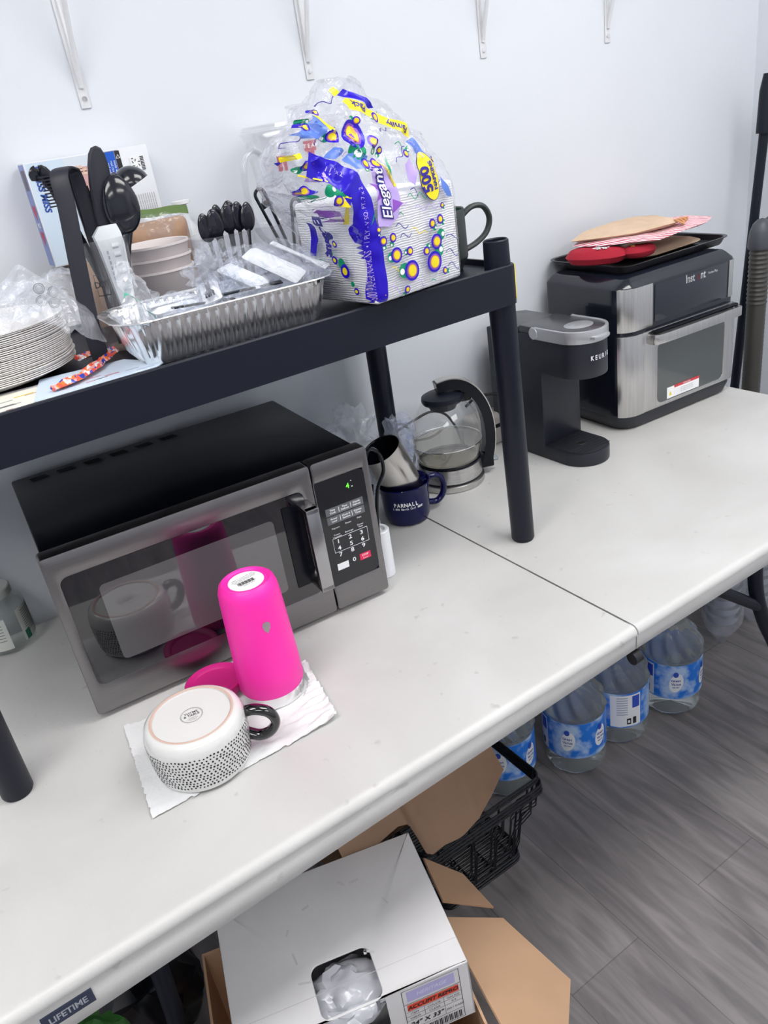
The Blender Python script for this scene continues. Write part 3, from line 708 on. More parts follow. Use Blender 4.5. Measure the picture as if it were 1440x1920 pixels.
obj('logo', g, mat('logo_silver', (.5, .42, .45, 1), .3, .8), tu)
g = G(); g.lathe([(0, 0), (.034, 0), (.040, .004), (.0445, .012), (.0455, .021), (.0435, .0225), (.036, .021), (.033, .0185), (0, .0185)], 44, M=T(-.563, .330, TT + .005) @ RX(-.06))
obj('screw_cap', g, mat('pink_lid', (.62, .012, .22, 1), .45), label='round pink tumbler cap lying behind the polka dot mug', cat='cap')

pm = thing('mug', 'wide white mug with black polka dots, upside down, showing its base', 'mug', (-.633, .207, TT + .0045))
GLZ = mat('white_glaze', (.70, .70, .69, 1), .10, coat=.5)
g = G(); g.lathe([(.0575, .003), (.0605, .0), (.0630, .001), (.0655, .010), (.0678, .030), (.0685, .050), (.0680, .060), (.0650, .0685), (.0600, .0725), (.0565, .0735), (.0535, .0730), (.0525, .0715), (0, .0715)], 64); obj('mug_body', g, GLZ, pm)
g = G(); g.lathe([(.0530, .07335), (.0548, .0742), (.0568, .0738)], 64); obj('foot_ring', g, mat('unglazed_clay', (.60, .43, .36, 1), .8), pm)
def prof_r(z):
    P = [(.0, .0608), (.010, .0657), (.030, .0680), (.050, .0687), (.060, .0682)]
    for (z0, r0), (z1, r1) in zip(P, P[1:]):
        if z <= z1: return r0 + (r1 - r0) * (z - z0) / (z1 - z0)
    return .0682
g = G(); random.seed(5)
rows = 12
for r_ in range(rows):
    z = .0050 + r_ * .0044; nn = 82
    for k in range(nn):
        a = 2 * PI * (k + .5 * (r_ % 2)) / nn + .012 * math.sin(r_ * 1.7 + k * .9); zz = z + .0007 * math.sin(k * 1.3 + r_)
        R = prof_r(zz) + .00025; d = .00140 + .0002 * math.sin(k * 7 + r_ * 3)
        V = [(R * math.cos(a + d * math.cos(q) / R), R * math.sin(a + d * math.cos(q) / R), zz + d * math.sin(q)) for q in [2 * PI * i / 7 for i in range(7)]]
        g.put(V, [tuple(range(7))])
obj('dot_pattern', g, INK, pm, recalc=False)
g = G(); ring_handle(g, [(.060, -.018, .052), (.074, -.030, .057), (.090, -.040, .050), (.096, -.043, .034), (.088, -.038, .019), (.074, -.029, .014), (.060, -.018, .020)], .0086, 14, flat=.8); obj('handle', g, mat('black_glaze', (.005, .005, .006, 1), .06, coat=1), pm)
g = G()
for k in range(44):
    a = 2 * PI * k / 44; g.put([(math.cos(a + b) * R, math.sin(a + b) * R, .0717) for R, b in ((.0150, -.035), (.0158, 0), (.0150, .035), (.0143, 0))], [(0, 1, 2, 3)])
n_ = 60; ci = [(.0138 * math.cos(2 * PI * k / n_), .0138 * math.sin(2 * PI * k / n_), .0717) for k in range(n_)]; co = [(.0141 * math.cos(2 * PI * k / n_), .0141 * math.sin(2 * PI * k / n_), .0717) for k in range(n_)]
g.put(ci + co, [(k, (k + 1) % n_, n_ + (k + 1) % n_, n_ + k) for k in range(n_)])
SM = T(0, 0, .0717) @ RZ(-.15)
text_into(g, 'THYME', .0058, SM @ T(0, .0045, 0), bold=.0001); text_into(g, '& TABLE', .0058, SM @ T(0, -.0005, 0), bold=.0001)
for k in range(3): text_into(g, ('microwave', 'dishwasher safe', 'stoneware')[k], .0022, SM @ T(0, -.0052 - k * .0025, 0))
obj('base_stamp', g, INK, pm)

pm.scale = (1.0, 1.0, 1.07)
# paper towel: folded sheet, ruffled right end
def towel(u, v):
    # quad corners BL, BR, TR, TL in the table plane
    BL = Vector((-.728, .155)); BR = Vector((-.452, .149)); TR = Vector((-.428, .290)); TL = Vector((-.704, .360))
    a = BL.lerp(BR, u); b = TL.lerp(TR, u); p = a.lerp(b, v)
    e = noise.noise(Vector((u * 9, v * 9, 3.1))); e2 = noise.noise(Vector((u * 26, v * 26, 8)))
    ruff = max(0, (u - .74) / .26) ** 1.2
    z = .0022 + .0014 * e + .0009 * e2 + ruff * (.010 + .020 * (noise.noise(Vector((u * 10, v * 18, 5))))) * (0.5 + .5 * v)
    under = (p - Vector((-.633, .207))).length < .072 or (p - Vector((-.494, .270))).length < .052 or (p - Vector((-.563, .330))).length < .046
    if under: z = min(z, .0030)
    edge = min(u, 1 - u, v, 1 - v)
    jag = .004 * noise.noise(Vector((u * 30, v * 30, 1))) * (1 if edge < .02 else .2)
    return (p.x + jag, p.y + jag, TT + max(z, .0009) + .0006)
g = G(); g.sheet(90, 60, towel)
def towel2(u, v):
    p = Vector((-.700 + .24 * u, .185 + .165 * v - .035 * u)); z = .0014 + .0006 * noise.noise(Vector((u * 11, v * 11, 13)))
    return (p.x - .012 + .015 * v, p.y + .02, TT + z * .6)
obj('paper_towel', g, mat('towel_paper', (.72, .73, .74, 1), .9, bump=.35, bscale=260), label='folded white paper towel on the table under the mug and tumbler', cat='paper towel')

# ---- glass jar at the left
jr = thing('glass_jar', 'clear glass jar with a paper label, left of the microwave', 'jar', (-.797, .742, TT))
JG = film('jar_glass', tint=(.93, .95, .94, 1), body=.08, bump=.15, bscale=20, rough=.03, edge=.25, white=(.7, .72, .70, 1))
g = G(); g.lathe([(0, .004), (.038, .003), (.0440, .008), (.0450, .014), (.0450, .082), (.043, .090), (.034, .099), (.030, .104), (.030, .118)], 44); obj('jar_body', g, JG, jr)
g = G(); g.lathe([(0, .119), (.031, .119), (.033, .117), (.033, .104), (.031, .104)], 40); obj('lid', g, mat('jar_lid', (.45, .46, .45, 1), .35), jr)
def arcstrip(g, R, a0, a1, z0, z1, mi=0, n=14, skew=0):
    V = []; F = []
    for k in range(n + 1):
        a = a0 + (a1 - a0) * k / n; V += [(R * math.cos(a), R * math.sin(a), z0), (R * math.cos(a), R * math.sin(a), z1)]
    for k in range(n): F.append((2 * k, 2 * k + 2, 2 * k + 3, 2 * k + 1))
    g.put(V, F, mi)
g = G(); arcstrip(g, .0454, -1.05, .15, .016, .080); arcstrip(g, .0454, -2.6, -1.55, .014, .074); arcstrip(g, .0457, -.95, -.70, .016, .034, 1)
for r_ in range(11): arcstrip(g, .0457, -.85, .10, .072 - r_ * .0042, .0734 - r_ * .0042, 2)
for r_ in range(6): arcstrip(g, .0457, -2.3, -1.7, .062 - r_ * .006, .0635 - r_ * .006, 2)
obj('jar_label', g, [mat('label_paper', (.62, .64, .60, 1), .6), mat('label_green', (.02, .16, .11, 1), .5), mat('label_text', (.2, .2, .22, 1), .6)], jr)

# ---- plastic bags crumpled behind the microwave, between it and the kettle
g = G(); ball(g, (-.066, .700, .865), (.064, .046, .108), 4, .020, 26, 3)
obj('plastic_bag', g, BAGFILM, flatshade=True, label='large crumpled clear plastic bag behind the microwave corner', cat='plastic bag')
BAG2 = film('blue_clear_film', tint=(.90, .93, 1, 1), body=.12, bump=.8, bscale=60, edge=.2, rough=.08)
g = G(); ball(g, (.030, .655, .845), (.034, .030, .080), 4, .016, 34, 5)
obj('plastic_bag', g, BAG2, flatshade=True, label='small crumpled clear plastic bag between the steel cup and the kettle', cat='plastic bag')
g = G(); ball(g, (-.172, .470, .810), (.013, .022, .058), 3, .006, 60, 8)
obj('plastic_bag', g, BAG2, flatshade=True, label='thin crumpled plastic wrap squeezed beside the microwave right end', cat='plastic bag')

# ---- grey box and cords behind the kettle
pb = thing('adapter_box', 'light grey plastic box with a slot behind the kettle', 'box', (.335, .752, TT))
g = G(); g.box(-.048, .048, -.036, .030, .0, .078, bev=.012, seg=4); obj('casing', g, mat('warm_grey_plastic', (.42, .40, .38, 1), .45), pb)
g = G(); g.box(-.016, .030, -.0368, -.0355, .045, .054); obj('slot', g, DKSLOT, pb)
for nm, P, r_, lab in (('cord', [(.290, .76, .845), (.320, .745, .865), (.365, .72, .860), (.395, .70, .82), (.405, .69, .77), (.40, .70, .743)], .0035, 'thick black cord arching over the grey box behind the kettle'),
                     ('cord', [(.045, .76, .80), (.055, .755, .845), (.085, .75, .87), (.115, .75, .85), (.13, .755, .80), (.12, .76, .745)], .0032, 'dark cord looped behind the kettle glass'),
                     ('cord', [(.03, .77, .835), (.08, .765, .845), (.14, .76, .86), (.19, .76, .865), (.23, .76, .845), (.26, .765, .80), (.28, .77, .746)], .003, 'grey cord running level behind the kettle')):
    g = G(); g.tube(smooth_path(P, 8), r_, 10); obj(nm, g, BLACK_MATTE, label=lab, cat='cord')

# ---- vacuum pole and hose standing behind the right table end
vp = thing('vacuum_cleaner', 'grey ribbed hose and black pole standing in the corner behind the table end', 'vacuum cleaner', (1.30, .62, 0))
vp.location = (1.208, .62, 0)
HOSE = mat('ribbed_hose', (.075, .072, .066, 1), .4, .3)
g = G()
pr_ = []
z = .03
while z < 1.035:
    amp = .005 if z > .88 else .001
    pr_ += [(.050, z), (.050 + amp, z + .005), (.050, z + .010)]; z += .012
g.lathe([(0, .03)] + [(r * .49, zz) for r, zz in pr_] + [(0, z)], 30); obj('hose', g, HOSE, vp)
g = G(); g.lathe([(0, 1.03), (.030, 1.03), (.032, 1.036), (.031, 1.055), (.028, 1.075), (.022, 1.092), (.012, 1.103), (0, 1.107)], 36); g.tube(smooth_path([(0, 0, 1.065), (.03, -.01, 1.085), (.07, -.02, 1.088)], 4), .024, 16)
obj('elbow', g, mat('elbow_grey', (.075, .08, .095, 1), .4), vp)
g = G(); g.tube([(-.003, .10, .03), (.05, .085, .61), (.105, .075, 1.36)], [.017, .013, .0125], 16); g.tube([(.100, .075, 1.30), (.107, .074, 1.40), (.108, .074, 1.44)], [.021, .023, .016], 16)
obj('pole', g, BLACK_PLASTIC, vp)
g = G(); g.box(-.10, .14, -.10, .13, 0, .06, bev=.02, seg=3); obj('floor_head', g, BLACK_PLASTIC, vp)
# ================================================================== ON THE BLACK SHELF
# ---- stack of paper plates, each its own plate
PL = mat('plate_board', (.80, .78, .76, 1), .85, bump=.3, bscale=150)
px, py = -.692, .540
g = G(); g.lathe([(0, .0), (.094, .0), (.102, .003), (.112, .0085), (.1225, .0100), (.1228, .0115), (.111, .0100), (.101, .0045), (.093, .0015), (0, .0015)], 60, squeeze=lambda a, z: 1 + (.004 * math.sin(a * 44) if z > .006 else 0))
p0 = obj('paper_plate', g, PL, loc=(px, py, SF + .0030), label='white paper plate in the tall stack at the left end of the shelf', cat='plate', group='paper plates in the stack')
random.seed(11)
for k in range(1, 27):
    c = p0.copy(); COL.objects.link(c); c.location = (px + random.uniform(-.0016, .0016), py + random.uniform(-.0016, .0016), SF + .0030 + k * .0024)
    c.rotation_euler = (0, 0, random.uniform(0, 6))
    if k == 26: c['label'] = 'topmost white paper plate of the stack, under the clear wrapping'
zt = SF + .0030 + 26 * .0024 + .011
def wrapf(u, v):
    a = (u - .5) * 2; b = (v - .5) * 2
    x = px + .010 + a * .135; y = py - .002 + b * .120
    r = math.hypot(a * 1.05, b)
    n1 = noise.noise(Vector((u * 5, v * 5, 2))); n2 = abs(noise.noise(Vector((u * 12, v * 12, 7)))); n3 = noise.noise(Vector((u * 27, v * 25, 9)))
    z = zt + .004 + .030 * max(0, n1 + .25) + .018 * n2 + .006 * n3
    if r > .92: z -= (r - .92) * .10
    # loose tail standing up towards the cup at the right
    t = max(0, (u - .62) / .38) * max(0, 1 - abs(v - .55) * 2.2)
    return (x + .012 * t, y, z + .045 * t)
g = G(); g.sheet(46, 42, wrapf)
wr = obj('plastic_wrap', g, BAGFILM, flatshade=True, label='crumpled clear plastic wrapping draped over the stack of paper plates', cat='plastic wrap')
g = G(); g.sheet(10, 8, lambda u, v: (px - .088 + u * .05, py - .05 + v * .05, wrapf(.15 + u * .18, .30 + v * .2)[2] + .002)); obj('printed_patch', g, mat('pink_print', (.75, .12, .22, 1), .6), wr)
g = G()
for cx_, cz_ in ((.0, .0), (.016, -.008), (-.002, -.016), (.013, -.022)):
    for ro in (1.0, .72):
        n_ = 20; V = [((math.cos(2 * PI * k / n_)) * .0072 * ro * q, 0, math.sin(2 * PI * k / n_) * .0072 * ro * q) for q in (1, .86) for k in range(n_)]
        g.put(V, [(k, (k + 1) % n_, n_ + (k + 1) % n_, n_ + k) for k in range(n_)], M=T(-.597 + cx_, .487, 1.352 + cz_))
def flapf(u, v):
    return (-.640 + u * .095 + .006 * math.sin(v * 5), .486 + .010 * noise.noise(Vector((u * 6, v * 5, 4))) + .01 * u, 1.308 + v * (.085 - .055 * abs(u - .35) * 1.6) - .012 * u)
obj('printed_rings', g, mat('grey_print', (.2, .21, .23, 1), .6), wr)
g = G(); g.sheet(16, 14, flapf); obj('loose_flap', g, BAGFILM, wr, flatshade=True)

# ---- flyers and wrapper under the plates
def flyer(name, poly, z, cols, lab, th=.0011):
    t = thing(name, lab, 'paper', (0, 0, 0))
    g = G(); g.prism(poly, z, z + th); obj('sheet', g, mat('flyer_paper', cols[0], .5), t)
    cx = sum(p[0] for p in poly) / len(poly); cy = sum(p[1] for p in poly) / len(poly)
    g = G(); random.seed(int(z * 1e5))
    for k in range(12):
        u = random.uniform(-.05, .05); v = random.uniform(-.03, .03); l = random.uniform(.008, .03); h_ = random.uniform(.001, .005)
        g.box(cx + u, cx + u + l, cy + v, cy + v + h_, z + th, z + th + .0003, mi=k % 3)
    obj('print', g, [mat('print_a', cols[1], .5), mat('print_b', cols[2], .5), mat('print_c', cols[3], .5)], t)
flyer('flyer', [(-.748, .330), (-.690, .322), (-.548, .322), (-.530, .345), (-.60, .43), (-.74, .45)], SF + .0002, [(.70, .70, .74, 1), (.42, .28, .62, 1), (.3, .2, .5, 1), (.6, .55, .3, 1)], 'white and purple flyer lying lowest at the front edge of the shelf')
flyer('flyer', [(-.770, .335), (-.700, .324), (-.625, .326), (-.585, .360), (-.64, .42), (-.76, .44)], SF + .0016, [(.74, .73, .66, 1), (.7, .55, .05, 1), (.45, .3, .25, 1), (.3, .3, .3, 1)], 'cream flyer with a yellow mark under the front of the plate stack')
flyer('flyer', [(-.668, .345), (-.600, .326), (-.528, .326), (-.497, .356), (-.530, .432), (-.64, .45)], SF + .0030, [(.56, .66, .78, 1), (.35, .38, .55, 1), (.72, .74, .8, 1), (.5, .25, .3, 1)], 'pale blue flyer sticking out right of the plate stack')
def wrapper_mat():
    m = bpy.data.materials.new('orange_blue_wrapper'); m.use_nodes = True; nt = m.node_tree; b = nt.nodes['Principled BSDF']
    tc = nt.nodes.new('ShaderNodeTexCoord'); v = nt.nodes.new('ShaderNodeTexVoronoi'); v.inputs['Scale'].default_value = 260
    mp = nt.nodes.new('ShaderNodeMapping'); mp.inputs['Scale'].default_value = (1, .35, 1); mp.inputs['Rotation'].default_value = (0, 0, .6)
    nt.links.new(tc.outputs['Object'], mp.inputs[0]); nt.links.new(mp.outputs[0], v.inputs['Vector'])
    s = nt.nodes.new('ShaderNodeSeparateColor'); nt.links.new(v.outputs['Color'], s.inputs[0])
    r = nt.nodes.new('ShaderNodeValToRGB'); r.color_ramp.interpolation = 'CONSTANT'
    r.color_ramp.elements[0].position = 0; r.color_ramp.elements[0].color = (.80, .10, .07, 1)
    for p_, c_ in ((.3, (.03, .05, .40, 1)), (.5, (.85, .35, .30, 1)), (.68, (.75, .75, .8, 1)), (.82, (.85, .18, .03, 1))):
        e = r.color_ramp.elements.new(p_); e.color = c_
    r.color_ramp.elements[-1].color = (.85, .18, .03, 1)
    nt.links.new(s.outputs[0], r.inputs[0]); nt.links.new(r.outputs[0], b.inputs['Base Color']); b.inputs['Roughness'].default_value = .25
    return m
g = G()
pth = smooth_path([(-.640, .362, SF + .008), (-.600, .382, SF + .009), (-.562, .425, SF + .010), (-.535, .462, SF + .012), (-.557, .480, SF + .012), (-.580, .472, SF + .012)], 8)
L = []
for i, p in enumerate(pth):
    t = (pth[min(i + 1, len(pth) - 1)] - pth[max(i - 1, 0)]).normalized(); nn = Vector((-t.y, t.x, 0)); w_ = .0085 * (1 + .5 * noise.noise(p * 60)); h_ = .0045 * (1 + .6 * noise.noise(p * 90 + Vector((3, 3, 3))))
    L.append([p + nn * w_, p + Vector((0, 0, h_)) + nn * w_ * .4, p + Vector((0, 0, h_ * .4)), p + Vector((0, 0, h_)) - nn * w_ * .5, p - nn * w_, p - Vector((0, 0, .0035))])
g.loft(L); obj('candy_wrapper', g, wrapper_mat(), flatshade=True, label='orange, red and blue crinkled wrapper poking out under the plate stack', cat='wrapper')

# ---- cocoa box leaning on the wall, standing on a small carton
g = G(); g.box(-.492, -.350, .715, .785, SF, 1.344, bev=.001)
obj('small_carton', g, mat('brown_carton', (.42, .25, .13, 1), .85), label='small brown carton under the cocoa box at the back of the shelf', cat='box')
cb = thing('cocoa_box', 'blue and white hot cocoa box turned on its side, leaning behind the black utensils', 'box', (-.517, .752, 1.3455), 0)
CW, CD, CH = .200, .042, .158
g = G(); g.box(0, CW, 0, CD, 0, CH, bev=.0008); obj('carton', g, [mat('box_white', (.74, .76, .80, 1), .45)], cb)
g = G()
def fq(x0, x1, z0, z1, mi, y=-.0003, sk=0): g.put([(x0, y, z0), (x1, y, z0), (x1 + sk, y, z1), (x0 + sk, y, z1)], [(0, 1, 2, 3)], mi)
fq(.002, .060, .002, CH - .002, 0); fq(.060, .128, .06, CH - .002, 1, -.0003); fq(.128, .150, .03, CH - .002, 2); fq(.1275, .1435, .095, CH - .003, 3, -.0005); fq(.1445, .1525, .11, CH - .003, 4, -.0005)
fq(.085, .122, .098, .140, 5, -.0005)
for k in range(14): g.put([( .062 + .0065 * (k % 5) + .002 * math.sin(k), -.0007, .128 + .0045 * (k // 5)), (.068 + .0065 * (k % 5), -.0007, .128 + .0045 * (k // 5)), (.067 + .0065 * (k % 5), -.0007, .134 + .0045 * (k // 5)), (.062 + .0065 * (k % 5), -.0007, .133 + .0045 * (k // 5))], [(0, 1, 2, 3)], 6)
fq(.030, .048, .112, .126, 7, -.0007, .003)
fq(.166, .188, .120, .143, 8, -.0005); fq(.140, .152, .048, .082, 4, -.0006)
def fl(s, x, z, size, mi, rot=-PI / 2, **k): text_into(g, s, size, T(x, -.0009, z) @ FR @ RZ(rot), mi, **k)
fl('SWISS MISS', .016, .118, .014, 9, bold=.0005, shear=.2); fl('HOT COCOA MIX', .045, .055, .0085, 10); fl('made with\nreal cocoa\nand milk', .1355, .130, .0055, 11)
for xx, zz in ((.172, .137), (.172, .126), (.182, .1315)):
    for q in range(3): g.box(-.0032, .0004, -.0002, 0, .0022, .0034, M=T(xx, -.0009, zz) @ RY(q * 2 * PI / 3), mi=4)
for k in range(9): g.box(.1835 , .1895, -.0011, -.0008, .121 + k * .0024, .1222 + k * .0024, mi=4)
for k in range(9): fl('nutrition facts serving size', .162 + k * .0038, .070, .0028, 4)
for k in range(6): g.box(.1415, .1505, -.0011, -.0008, .05 + k * .005, .0525 + k * .005, mi=8)
text_into(g, '\u25b3', .008, T(.1485, -.0009, .146) @ FR, 8)
# side face
def sq(y0, y1, z0, z1, mi, x=-.0003): g.put([(x, y0, z0), (x, y0, z1), (x, y1, z1), (x, y1, z0)], [(0, 1, 2, 3)], mi)
sq(.001, CD - .001, .002, CH - .002, 12); sq(.008, CD - .010, .118, .148, 13, -.0005)
for zz in (.085, .045):
    hp_ = [(0, -.013), (.011, .002), (.011, .009), (.006, .012), (0, .008), (-.006, .012), (-.011, .009), (-.011, .002)]
    g.put([(-.0006, CD / 2 + a, zz + b) for a, b in hp_], [tuple(range(8))], 14)
text_into(g, 'MISS', .010, T(-.0008, CD / 2, .065) @ RZ(-PI / 2) @ FR, 8, bold=.0003)
obj('printed_panels', g, [mat('sky_blue_print', (.60, .72, .84, 1), .4), mat('pale_print', (.66, .72, .80, 1), .4), mat('grey_column', (.28, .29, .32, 1), .4), mat('blue_print', (.01, .10, .55, 1), .4), INK,
    mat('mug_pink', (.62, .36, .36, 1), .4), mat('marshmallow', (.75, .52, .40, 1), .5), mat('chocolate', (.06, .025, .015, 1), .4), PAPER, mat('logo_navy', (.03, .08, .35, 1), .4), mat('small_navy', (.1, .12, .25, 1), .4), PAPER,
    mat('side_blue', (.22, .28, .56, 1), .4), mat('side_brown', (.12, .08, .09, 1), .4), mat('heart_red', (.5, .03, .07, 1), .4)], cb)

# ---- clear cup with black serving utensils
def clear_cup(name, lab, x, y, rb, rt, h, m=CLEAR, z0=SF, marks=False):
    t = thing(name, lab, 'cup', (x, y, z0))
    g = G(); g.lathe([(0, .001), (rb - .003, .001), (rb, .004), (rt - .001, h - .003), (rt + .001, h - .002), (rt + .001, h), (rt - .0008, h), (rt - .0025, h - .004), (rb - .0012, .006), (0, .004)], 44); obj('cup_body', g, m, t)
    return t
CUPM = film('cup_plastic', tint=(.95, .95, .96, 1), body=.06, bump=0, rough=.04, edge=.2)
uc = clear_cup('utensil_cup', 'tall clear plastic cup holding black serving utensils, left of the foil pan', -.497, .520, .029, .0425, .154, CUPM)
g = G()
for k in range(3):
    arcstrip(g, .0362, -2.35, -1.85, .082 + (0 if k == 0 else .028 if k == 1 else 0), .083 + (0 if k == 0 else .028 if k == 1 else 0), 0, 8)
curved_text(g, 'DOT', .012, .0365, -2.28, .097, .20, 0); arcstrip(g, .0362, -2.35, -2.33, .082, .111, 0, 2); arcstrip(g, .0362, -1.87, -1.85, .082, .111, 0, 2)
obj('cup_print', g, INK, uc)
BU = mat('black_utensil', (.010, .011, .018, 1), .18, coat=.3)
BUM = mat('black_utensil_matte', (.013, .014, .024, 1), .5)
def flatbar(g, P, wd, th, up=(1, 0, 0), mi=0):
    P = [Vector(p) for p in P]; L = []
    W = wd if isinstance(wd, (list, tuple)) else [wd] * len(P)
    for i, p in enumerate(P):
        t = (P[min(i + 1, len(P) - 1)] - P[max(i - 1, 0)]).normalized(); u = Vector(up); u = (u - t * u.dot(t)).normalized(); n = t.cross(u)
        L.append([p + u * W[i] / 2 * a + n * th / 2 * b for a, b in ((1, -.6), (1, .6), (.7, 1), (-.7, 1), (-1, .6), (-1, -.6), (-.7, -1), (.7, -1))])
    g.loft(L, mi)
tg = thing('serving_tongs', 'wide black plastic tongs standing in the utensil cup, left front', 'tongs', (0, 0, 0))
g = G(); flatbar(g, smooth_path([(-.507, .512, 1.484), (-.520, .495, 1.488), (-.530, .482, 1.478), (-.534, .474, 1.44), (-.545, .466, 1.36), (-.552, .462, 1.29), (-.552, .462, 1.246)], 5), .023, .004, up=(1, -.5, 0)); obj('arm', g, BUM, tg)
g = G(); flatbar(g, smooth_path([(-.507, .512, 1.484), (-.500, .520, 1.482), (-.497, .522, 1.46), (-.500, .518, 1.40), (-.503, .515, 1.30), (-.503, .512, 1.25)], 5), .016, .004, up=(1, -.3, 0)); obj('arm', g, BUM, tg)
# ribbed serving fork at far left
sf = thing('pasta_server', 'black ribbed serving spoon behind the tongs, leftmost in the utensil cup', 'serving spoon', (.010, 0, 0))
g = G(); flatbar(g, smooth_path([(-.556, .545, 1.478), (-.553, .545, 1.488), (-.543, .545, 1.484), (-.535, .543, 1.45), (-.527, .540, 1.41), (-.512, .535, 1.34), (-.500, .530, 1.26)], 5), [.012, .014, .016] + [.018] * 10 + [.012] * 18, .005)
obj('spoon_head', g, BU, sf)
g = G()
for k in range(10): g.box(-.561, -.541, .5405, .5425, 1.443 + k * .0042, 1.4448 + k * .0042, M=T(.012 - .0006 * k, 0, 0))
obj('ribs', g, BUM, sf)
for i, (a, b_, lab) in enumerate((((-.503, .530, 1.482), (-.498, .528, 1.262), 'thin black plastic fork handle in the utensil cup, right beside the tongs'), ((-.494, .538, 1.472), (-.492, .532, 1.262), 'glossy black plastic handle in the utensil cup, left of the oval spatula handle'),
                                ((-.487, .545, 1.462), (-.484, .538, 1.262), 'black plastic handle in the utensil cup, hidden half behind the oval spatula handle'))):
    g = G(); P = [Vector(a).lerp(Vector(b_), k / 8) for k in range(9)]; flatbar(g, P, [.010, .013, .013, .012, .010, .009, .008, .008, .008], .006)
    obj('plastic_fork', g, BU, label=lab, cat='utensil')
sp = thing('spatula', 'black spatula with a long oval handle pointing up out of the utensil cup', 'spatula', (-.505, .508, 1.262), 0)
ax = Vector((.040, .004, .248)); Lz = ax.length
q = Vector((0, 0, 1)).rotation_difference(ax.normalized()); sp.rotation_mode = 'QUATERNION'; sp.rotation_quaternion = q
op = [(0, .250), (.006, .2475), (.0105, .240), (.0135, .226), (.0150, .205), (.0150, .185), (.0135, .165), (.0115, .150), (.0125, .136), (.0185, .118), (.0150, .112), (.008, .104), (.0055, .09), (.0055, .0)]
poly = op + [(-x, z) for x, z in op[::-1][:-1]]
g = G(); g.prism([(x, z) for x, z in poly], -.005, .005, bev=.003, seg=3, M=FR); obj('handle', g, BUM, sp)
ss = thing('serving_spoon', 'large glossy black serving spoon, bowl upward, in the middle of the utensil cup', 'serving spoon', (-.4560, .500, 1.4325))
g = G()
b = bmesh.new(); bmesh.ops.create_uvsphere(b, u_segments=32, v_segments=20, radius=1)
for v in b.verts: v.co = Vector((v.co.x * .0245 * (1 - .10 * v.co.z), v.co.y * .0105 + .004 * v.co.z ** 2, v.co.z * .0390))
g.merge(b); obj('bowl', g, BU, ss)
g = G(); flatbar(g, [(0, .004, -.032), (-.006, .006, -.055), (-.018, .012, -.10), (-.03, .016, -.168)], [.016, .010, .009, .009], .006); obj('handle', g, BU, ss)
ld = thing('ladle', 'small black ladle with a half-round bowl turned to the right, above the serving spoon', 'ladle', (-.425, .530, 1.452))
g = G(); R_ = .0265; prof = [(R_ * math.sin(t), -R_ * math.cos(t)) for t in [PI / 2 * k / 9 for k in range(10)]]; g.lathe(prof + [(R_ - .0018, 0)] + [((R_ - .002) * math.sin(t), -(R_ - .002) * math.cos(t)) for t in [PI / 2 * (9 - k) / 9 for k in range(10)]], 36, M=RY(2.75) @ RX(.12)); obj('bowl', g, BU, ld)
g = G(); flatbar(g, smooth_path([(-.018, 0, .018), (-.030, .002, .010), (-.038, .003, -.02), (-.048, .004, -.07), (-.056, .004, -.185)], 5), .008, .005); obj('handle', g, BU, ld)
fs = thing('measuring_sleeve', 'frosted white plastic sleeve with tick marks inside the utensil cup', 'sleeve', (0, 0, 0))
FROST = mat('frosted_plastic', (.72, .76, .78, 1), .35)
g = G(); g.loft([[(x, y, z) for x, y in ((cx - w_, .497 - d_), (cx + w_, .497 - d_), (cx + w_, .497 + d_), (cx - w_, .497 + d_))] for z, cx, w_, d_ in ((1.280, -.486, .006, .004), (1.30, -.486, .010, .005), (1.385, -.486, .0175, .006), (1.400, -.488, .0185, .006), (1.411, -.484, .0120, .004))]); obj('sleeve', g, FROST, fs)
g = G()
for k in range(8): g.box(-.486, -.478, .4905, .492, 1.300 + k * .0115, 1.3012 + k * .0115, mi=1); g.box(-.487, -.477, .4898, .4908, 1.3025 + k * .0115, 1.3070 + k * .0115, mi=0)
for k in range(6): g.box(-.4955, -.4935, .4905, .4918, 1.34 + k * .007, 1.3445 + k * .007, mi=1)
obj('tick_marks', g, [PAPER, mat('tick_grey', (.3, .33, .36, 1), .5)], fs)

# ---- nested foam bowls, zip bag with brown powder, white bottle
FOAM = mat('foam_cup', (.70, .64, .64, 1), .75)
fb = G(); fb.lathe([(0, .001), (.040, .001), (.042, .004), (.0545, .080), (.0570, .0835), (.0565, .087), (.0540, .0865), (.0520, .081), (.0400, .006), (0, .004)], 44)
b0 = obj('foam_bowl', fb, FOAM, loc=(-.395, .610, SF), label='lowest of the three nested pinkish foam bowls behind the foil pan', cat='bowl', group='nested foam bowls')
for k, w_ in ((1, 'middle'), (2, 'topmost')):
    c = b0.copy(); COL.objects.link(c); c.location = (-.395, .610, SF + .0185 * k); c['label'] = w_ + ' of the three nested pinkish foam bowls behind the foil pan'
zb = thing('zip_bag', 'clear zip bag of brown powder with a green zip strip, behind the foam bowls', 'bag', (0, 0, 0))
g = G(); cushion(g, [(x, y) for x, y in rrect(-.412, -.298, -.068, .078, .012, 4)], 0, .034, seed=3, wob=.004)
bmesh.ops.transform(g.bm, matrix=T(0, .700, 1.312) @ RX(PI / 2), verts=g.bm.verts); obj('brown_powder', g, mat('brown_powder', (.36, .215, .135, 1), .6, var=.25, vscale=18), zb)
def bagside(s): return lambda u, v: (-.417 + .124 * u, .700 - s * (.019 * math.sin(PI * min(1, (1 - v) * 1.1)) ** .6 * math.sin(PI * u) ** .4 + .002 * noise.noise(Vector((u * 8, v * 8, s)))) , 1.243 + .156 * v + .005 * math.sin(PI * u * 1.2))
